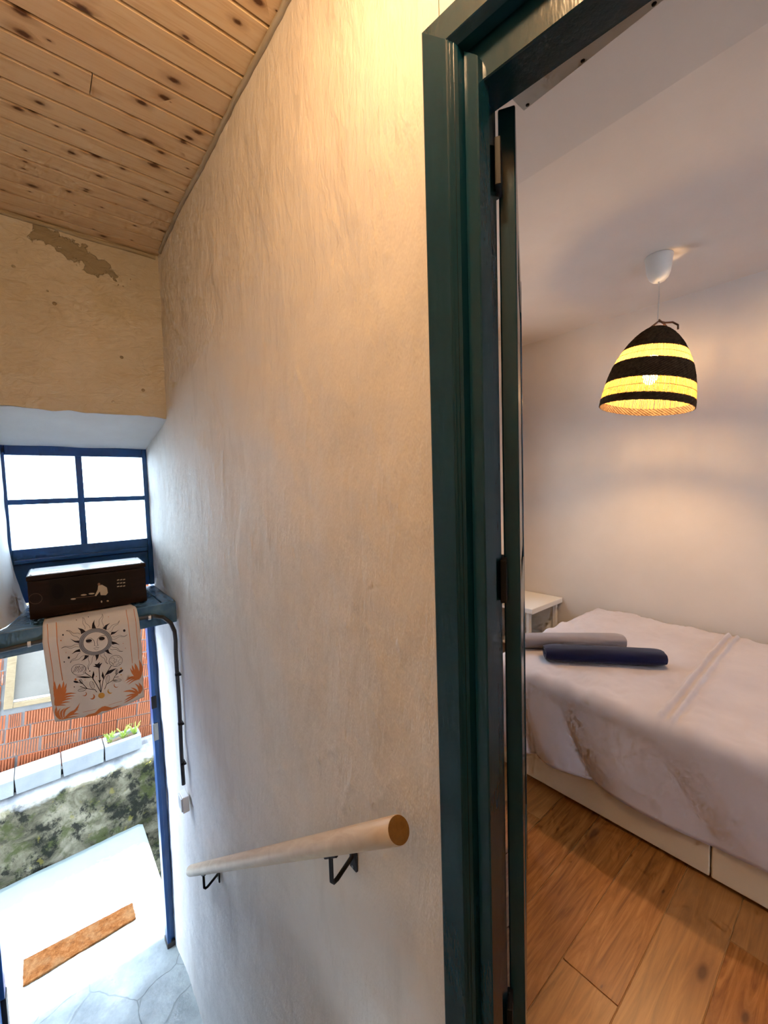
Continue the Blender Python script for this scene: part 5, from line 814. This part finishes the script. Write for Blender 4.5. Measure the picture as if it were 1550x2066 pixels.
for cx, n_, lab in [(.395, 22, 'green weed at the left end of the planted concrete block'), (.49, 26, 'tallest green weed with arching stalks in the planted concrete block'), (.58, 20, 'green weed nearest the blue jamb in the planted concrete block')]:
    wd = tag(empty('weed', (cx, 4.455, -.965)), lab, 'plant', 'weeds in the planter')
    b = MB()
    for k in range(4):
        a = rnd.uniform(0, 6.28); b.tube([(0, 0, -.006), (.008*math.cos(a), .008*math.sin(a), .03), (.03*math.cos(a), .02*math.sin(a), .06+.02*k/3)], .0014, 5)
    if cx == .49:
        for dx, h in ((.05, .14), (.068, .135)): b.tube([(.02, 0, 0), (dx-.005, -.005, h*.6), (dx, -.008, h*.9), (dx+.012, -.01, h), (dx+.024, -.012, h*.97)], .0014, 5)
    b.build('stem', LEAF, wd)
    for k in range(n_):
        a = rnd.uniform(0, 6.28); o = link('leaf', lmA[k % 3], None, wd); h = rnd.uniform(.012, .07)
        o.location = (.02*math.cos(a)*h/.045, .014*math.sin(a)*h/.045, h+.004); o.rotation_euler = (rnd.uniform(-.3, .3), rnd.uniform(-1.25, -.25), a)
yw = tag(empty('weed', (.655, 4.375, -1.20)), 'tiny yellow leaved weed growing from the mossy wall', 'plant')
b = MB(); b.tube([(0, .02, -.02), (0, -.02, .01), (.01, -.035, .03)], .0015, 5); b.build('stem', LEAF, yw)
for k in range(7):
    a = k*.9; o = link('leaf', lmY, None, yw); o.location = (.018*math.cos(a), -.03+.004*math.sin(a), .012+.02*math.sin(a)); o.rotation_euler = (.5, -.4, a)

# ------------------------------------------------------------------ bedroom things
bd = tag(empty('bed', (1.585, .25, 0)), 'low white bed with drawer fronts along the floor', 'bed')
b = MB(); b.bbox(.03, 1.17, -1.25, .90, .03, .17, .004); b.build('bed_base', BEDWHITE, bd)
for y0, y1 in [(.0745, .925), (-.72, .0705), (-1.26, -.724)]:
    b = MB(); b.bbox(0, .022, y0, y1, .020, .185, .004); b.build('drawer_front', BEDWHITE, bd)
b = MB(); b.bbox(.03, 1.16, -1.22, .88, .19, .44, .03, 3); b.build('mattress', SHEET, bd)
for px, py in ((.08, .82), (.08, -1.15), (1.1, .82), (1.1, -1.15)):
    b = MB(); b.bbox(px-.03, px+.03, py-.03, py+.03, 0, .028, .003); b.build('foot', BLACKMETAL, bd)
# sheet draped over mattress
X0, X1, Y0_, Y1_, ZT, RR = 1.572, 2.775, -1.05, 1.195, .470, .055
def fold(s, lo, hi):
    """s along the cloth, lo/hi the edges: returns position and drop"""
    def side(e):
        q = RR*math.pi/2
        if e <= 0: return 0., 0.
        if e < q: a = e/RR; return RR*math.sin(a)-e*0, RR*(1-math.cos(a))
        return RR, RR+(e-q)
    a = (lo+RR)-s; c = s-(hi-RR)
    if a > 0: d, z = side(a); return lo+RR-d, z
    if c > 0: d, z = side(c); return hi-RR+d, z
    return s, 0.
def vmap(v):                 # finer rows across the sewn ridges
    if v < .35: return Y0_ + v/.35*(.40-Y0_)
    if v < .60: return .40 + (v-.35)/.25*.14
    return .54 + (v-.60)/.40*(Y1_+.20-.54)
def sheet_pt(u, v):
    sx = (X0-.30) + u*(X1+.16-X0+.30); sy = vmap(v)
    x, dx = fold(sx, X0, X1); y, dy = fold(sy, Y0_-1, Y1_)
    z = ZT - min(.325, math.hypot(dx, dy))
    top = max(0, 1-(dx+dy)/.05)
    # crown, wrinkles, two sewn ridges
    z += top*(.012*math.sin(math.pi*(x-X0)/(X1-X0))*1 + .010*max(0, (y-.6)/.6))
    wr = nz(x*1.0+y*.8, y*2.2-x*1.2, 0, 5.5)*.013 + abs(nz(x*2+y*1.4, y*3-x, 2, 7))*.010
    wr += .006*max(0, nz(x*3.0+y*5.0, x*1.0-y*1.2, 4, 2.6))*math.exp(-((y-.95)/.28)**2)*2
    tt = max(0, min(1, ((x-1.76)*.36-(y-1.08)*.40)/.2896)); td = math.hypot(x-1.76-tt*.36, y-1.08+tt*.40)
    z += top*wr*(1-.8*math.exp(-((y-.467)/.05)**2))*(1-math.exp(-(td/.17)**6))     # pressed flat under the towels
    wig = .006*nz(x, 3, 0, 4)
    for yc, w, h in ((.450, .0080, .014), (.484, .0090, .016)):
        z += top*h*math.exp(-((y-yc-wig-.02*(x-2.2))/w)**2) * (1 if x > 1.62 else 0.3)
    if dx > .05 and x < 2:                       # drape folds down the front
        k = min(1, (dx-.05)/.2); amp = .011 + .034*max(0, min(1, (y-.40)/.4))
        x += -k*amp*(abs(math.sin(y*12+dx*6+1.4*nz(y, 0, 0, 2.))))**.8 + .004*nz(y, dx, 0, 9)
        z += k*.010*math.sin(y*9+1)*max(0, (dx-.2))/.1 
    if dy > .05: y += .008*math.sin(x*22+dy*6)*min(1, (dy-.05)/.15)
    return (x-1.57, y-.25, z)
b = MB(); b.grid(130, 210, sheet_pt, True, False)
shm = b.build('bed_sheet', SHEET, None, fix=False); shm.location = (1.57, .25, 0); modi(shm, solid=.0015); shm.modifiers[0].offset = 1
tag(shm, 'pale wrinkled fitted sheet with two sewn ridges, spread over the bed', 'sheet')
def bedz(x, y): return ZT + .012*math.sin(math.pi*(x-X0)/(X1-X0)) + .010*max(0, (y-.6)/.6)
def towel(name, p0, p1, w, h, mtl, lab, seed):
    p0, p1 = Vector(p0), Vector(p1); c = (p0+p1)/2; L = (p1-p0).length; ang = math.atan2(p1.y-p0.y, p1.x-p0.x)
    o = tag(empty(name, (c.x, c.y, bedz(c.x, c.y)+.003), ang), lab, 'towel', 'rolled towels on the bed')
    m = MB(); n = 22
    for lay, (k, hh) in enumerate([(1.0, 0), (.72, .0)]):
        pass
    def f(u, v):
        x = (u-.5)*L; t = v*2*math.pi; e = 1-(abs(u-.5)*2)**14*.18
        yy = w/2*math.copysign(abs(math.cos(t))**.75, math.cos(t))*e; zz = h/2+h/2*math.copysign(abs(math.sin(t))**.75, math.sin(t))*e
        return (x+.002*nz(yy*30, zz*30, seed), yy+.0025*nz(x, t, seed, 6), zz+.002*nz(x, t, seed+3, 7))
    m.grid(40, 28, f, True, True); m.build('roll', mtl, o)
    for s in (-1, 1):     # rolled layers seen at the ends
        q = MB(); pts = []
        for i in range(44):
            t = i*.33; r = .12+.80*i/44; pts.append((s*(L/2+.0004), w/2*.9*r*math.cos(t), h/2+h/2*.86*r*math.sin(t)))
        q.tube(pts, .0022, 5); q.build('rolled_end', mtl, o)
        q = MB(); ring = [f(0 if s < 0 else 1, k/28) for k in range(28)]; q.add(ring, [tuple(range(28)) if s < 0 else tuple(range(28))[::-1]]); q.build('end_face', mtl, o)
    q = MB(); q.grid(30, 2, lambda u, v: ((u-.5)*L*.97, -w/2*1.004-.001, h*(.40+.06*v)+.001*nz(u*9, 0, seed)), True); q.build('hem', mtl, o)
    return o
towel('rolled_towel', (1.765, .985, 0), (2.075, .598, 0), .105, .062, NAVY, 'navy blue towel folded in a roll, in front of the grey one on the bed', 1)
towel('rolled_towel', (1.770, 1.175, 0), (2.150, .790, 0), .100, .062, GREYTERRY, 'grey towel folded in a roll, behind the navy one on the bed', 5)

ns = tag(empty('nightstand', (2.40, 1.42, 0)), 'small white bedside table in the corner beyond the bed', 'table')
b = MB(); b.bbox(.0, .395, 0, .32, .455, .49, .004); b.build('table_top', NIGHT, ns)
for x0, y0 in ((.012, .03), (.012, .265), (.355, .03), (.355, .265)):
    b = MB(); b.bbox(x0, x0+.028, y0, y0+.025, 0, .454, .003); b.build('leg', NIGHT, ns)
b = MB(); b.bbox(.03, .37, .036, .284, .20, .22, .002); b.build('lower_shelf', NIGHT, ns)
b = MB(); b.bbox(.372, .386, .036, .284, .02, .452, .002); b.build('back_panel', NIGHT, ns)

# pendant lamp
pl = tag(empty('pendant_lamp', (2.22, .672, 2.30)), 'woven straw pendant lamp with dark bands glowing over the bed', 'lamp')
b = MB(); b.lathe([(.002, -.0005), (.0545, -.0005), (.0555, -.004), (.053, -.02), (.050, -.05), (.046, -.075), (.038, -.096), (.026, -.108), (.012, -.112), (.004, -.112)], 32); b.build('canopy', PLASTIC, pl)
b = MB(); b.tube([(0, 0, -.110), (.001, -.001, -.18), (-.002, .002, -.26), (0, .004, -.33), (0, 0, -.42)], .0026, 8); b.build('cord', CORD, pl)
sd = empty('lamp_shade', (-.034, .041, -.672)); sd.parent = pl; sd.rotation_euler = (math.radians(6.5), math.radians(5.5), 0)
PR = [(r_*.945, z_) for r_, z_ in [(.200, 0), (.1985, .03), (.1945, .06), (.1885, .10), (.180, .14), (.1685, .18), (.1545, .215), (.137, .25), (.116, .285), (.092, .315), (.072, .335), (.050, .352), (.034, .360)]]
def prad(z):
    for (r0, z0), (r1, z1) in zip(PR, PR[1:]):
        if z <= z1: return r0+(r1-r0)*(z-z0)/(z1-z0)
    return PR[-1][0]
def woven(z0, z1, seed):
    m = MB(); n = 132; rows = max(6, int((z1-z0)/.0052)); vs = []; fs = []
    for j in range(rows+1):
        z = z0+(z1-z0)*j/rows
        for k in range(n):
            t = 2*math.pi*k/n; wv = .0013*math.cos(k*math.pi+j*math.pi) + .0009*nz(k*.7, j*.9, seed); r = prad(z)+wv
            vs.append((r*math.cos(t), r*math.sin(t), z+.0006*math.sin(k*1.7+j)))
    for j in range(rows):
        for k in range(n): fs.append((j*n+k, j*n+(k+1) % n, (j+1)*n+(k+1) % n, (j+1)*n+k))
    m.add(vs, fs, False); o = m.build('woven_band', WEAVE, sd); modi(o, solid=.003); return o
woven(0, .034, 1); woven(.103, .190, 2); woven(.250, .360, 3)
def reeds(z0, z1, seed):
    m = MB(); n = 150; rr = random.Random(seed)
    for k in range(n):
        t0 = 2*math.pi*(k+rr.uniform(-.12, .12))/n; lean = rr.uniform(-.008, .008); hw = math.pi/n*rr.uniform(.62, .84)*prad((z0+z1)/2)
        rows = 4; vs = []
        for j in range(rows+1):
            z = z0-.004+(z1-z0+.008)*j/rows; r = prad(max(0, z))+.0004; t = t0+lean*(j/rows-.5)*2
            c, s_ = math.cos(t), math.sin(t); q = hw*prad(max(0, z))/prad((z0+z1)/2)
            vs += [(r*c-q*-s_*-1, r*s_-q*c*1, z), ((r+.0012)*c, (r+.0012)*s_, z), (r*c+q*-s_, r*s_+q*c, z)]
            vs[-3] = (r*c+q*s_, r*s_-q*c, z)
        fs = []
        for j in range(rows): fs += [(3*j, 3*j+1, 3*j+4, 3*j+3), (3*j+1, 3*j+2, 3*j+5, 3*j+4)]
        m.add(vs, fs)
    o = m.build('reed_band', REED, sd, fix=False); o['kind'] = 'stuff'
    q = MB(); zc = (z0+z1)/2; q.tube([((prad(zc)+.002)*math.cos(2*math.pi*k/60), (prad(zc)+.002)*math.sin(2*math.pi*k/60), zc+.0015*math.sin(k*.4)) for k in range(61)], .0011, 5, cap=False); q.build('stitch_thread', WEAVE, o)
reeds(.034, .103, 1); reeds(.190, .250, 2)
b = MB(); b.tube([(-.04, .02, .352), (-.018, .012, .372), (0, .004, .392), (.012, -.02, .384), (.026, -.045, .386), (.034, -.066, .372), (.030, -.070, .352)], .0042, 8)
b.tube([(.0, .004, .398), (.006, -.018, .378), (.012, -.034, .358)], .0042, 8); b.build('tie_loop', TIE, sd)
b = MB(); b.tube([(0, 0, .375), (0, 0, .30), (0, 0, .235)], [.016, .019, .019], 16); b.build('bulb_socket', PLASTIC, sd)
b = MB(); b.lathe([(.001, .108), (.012, .110), (.022, .118), (.0275, .132), (.029, .146), (.026, .165), (.020, .185), (.0145, .205), (.0135, .236)], 24); b.build('bulb', BULBGLOW, sd)
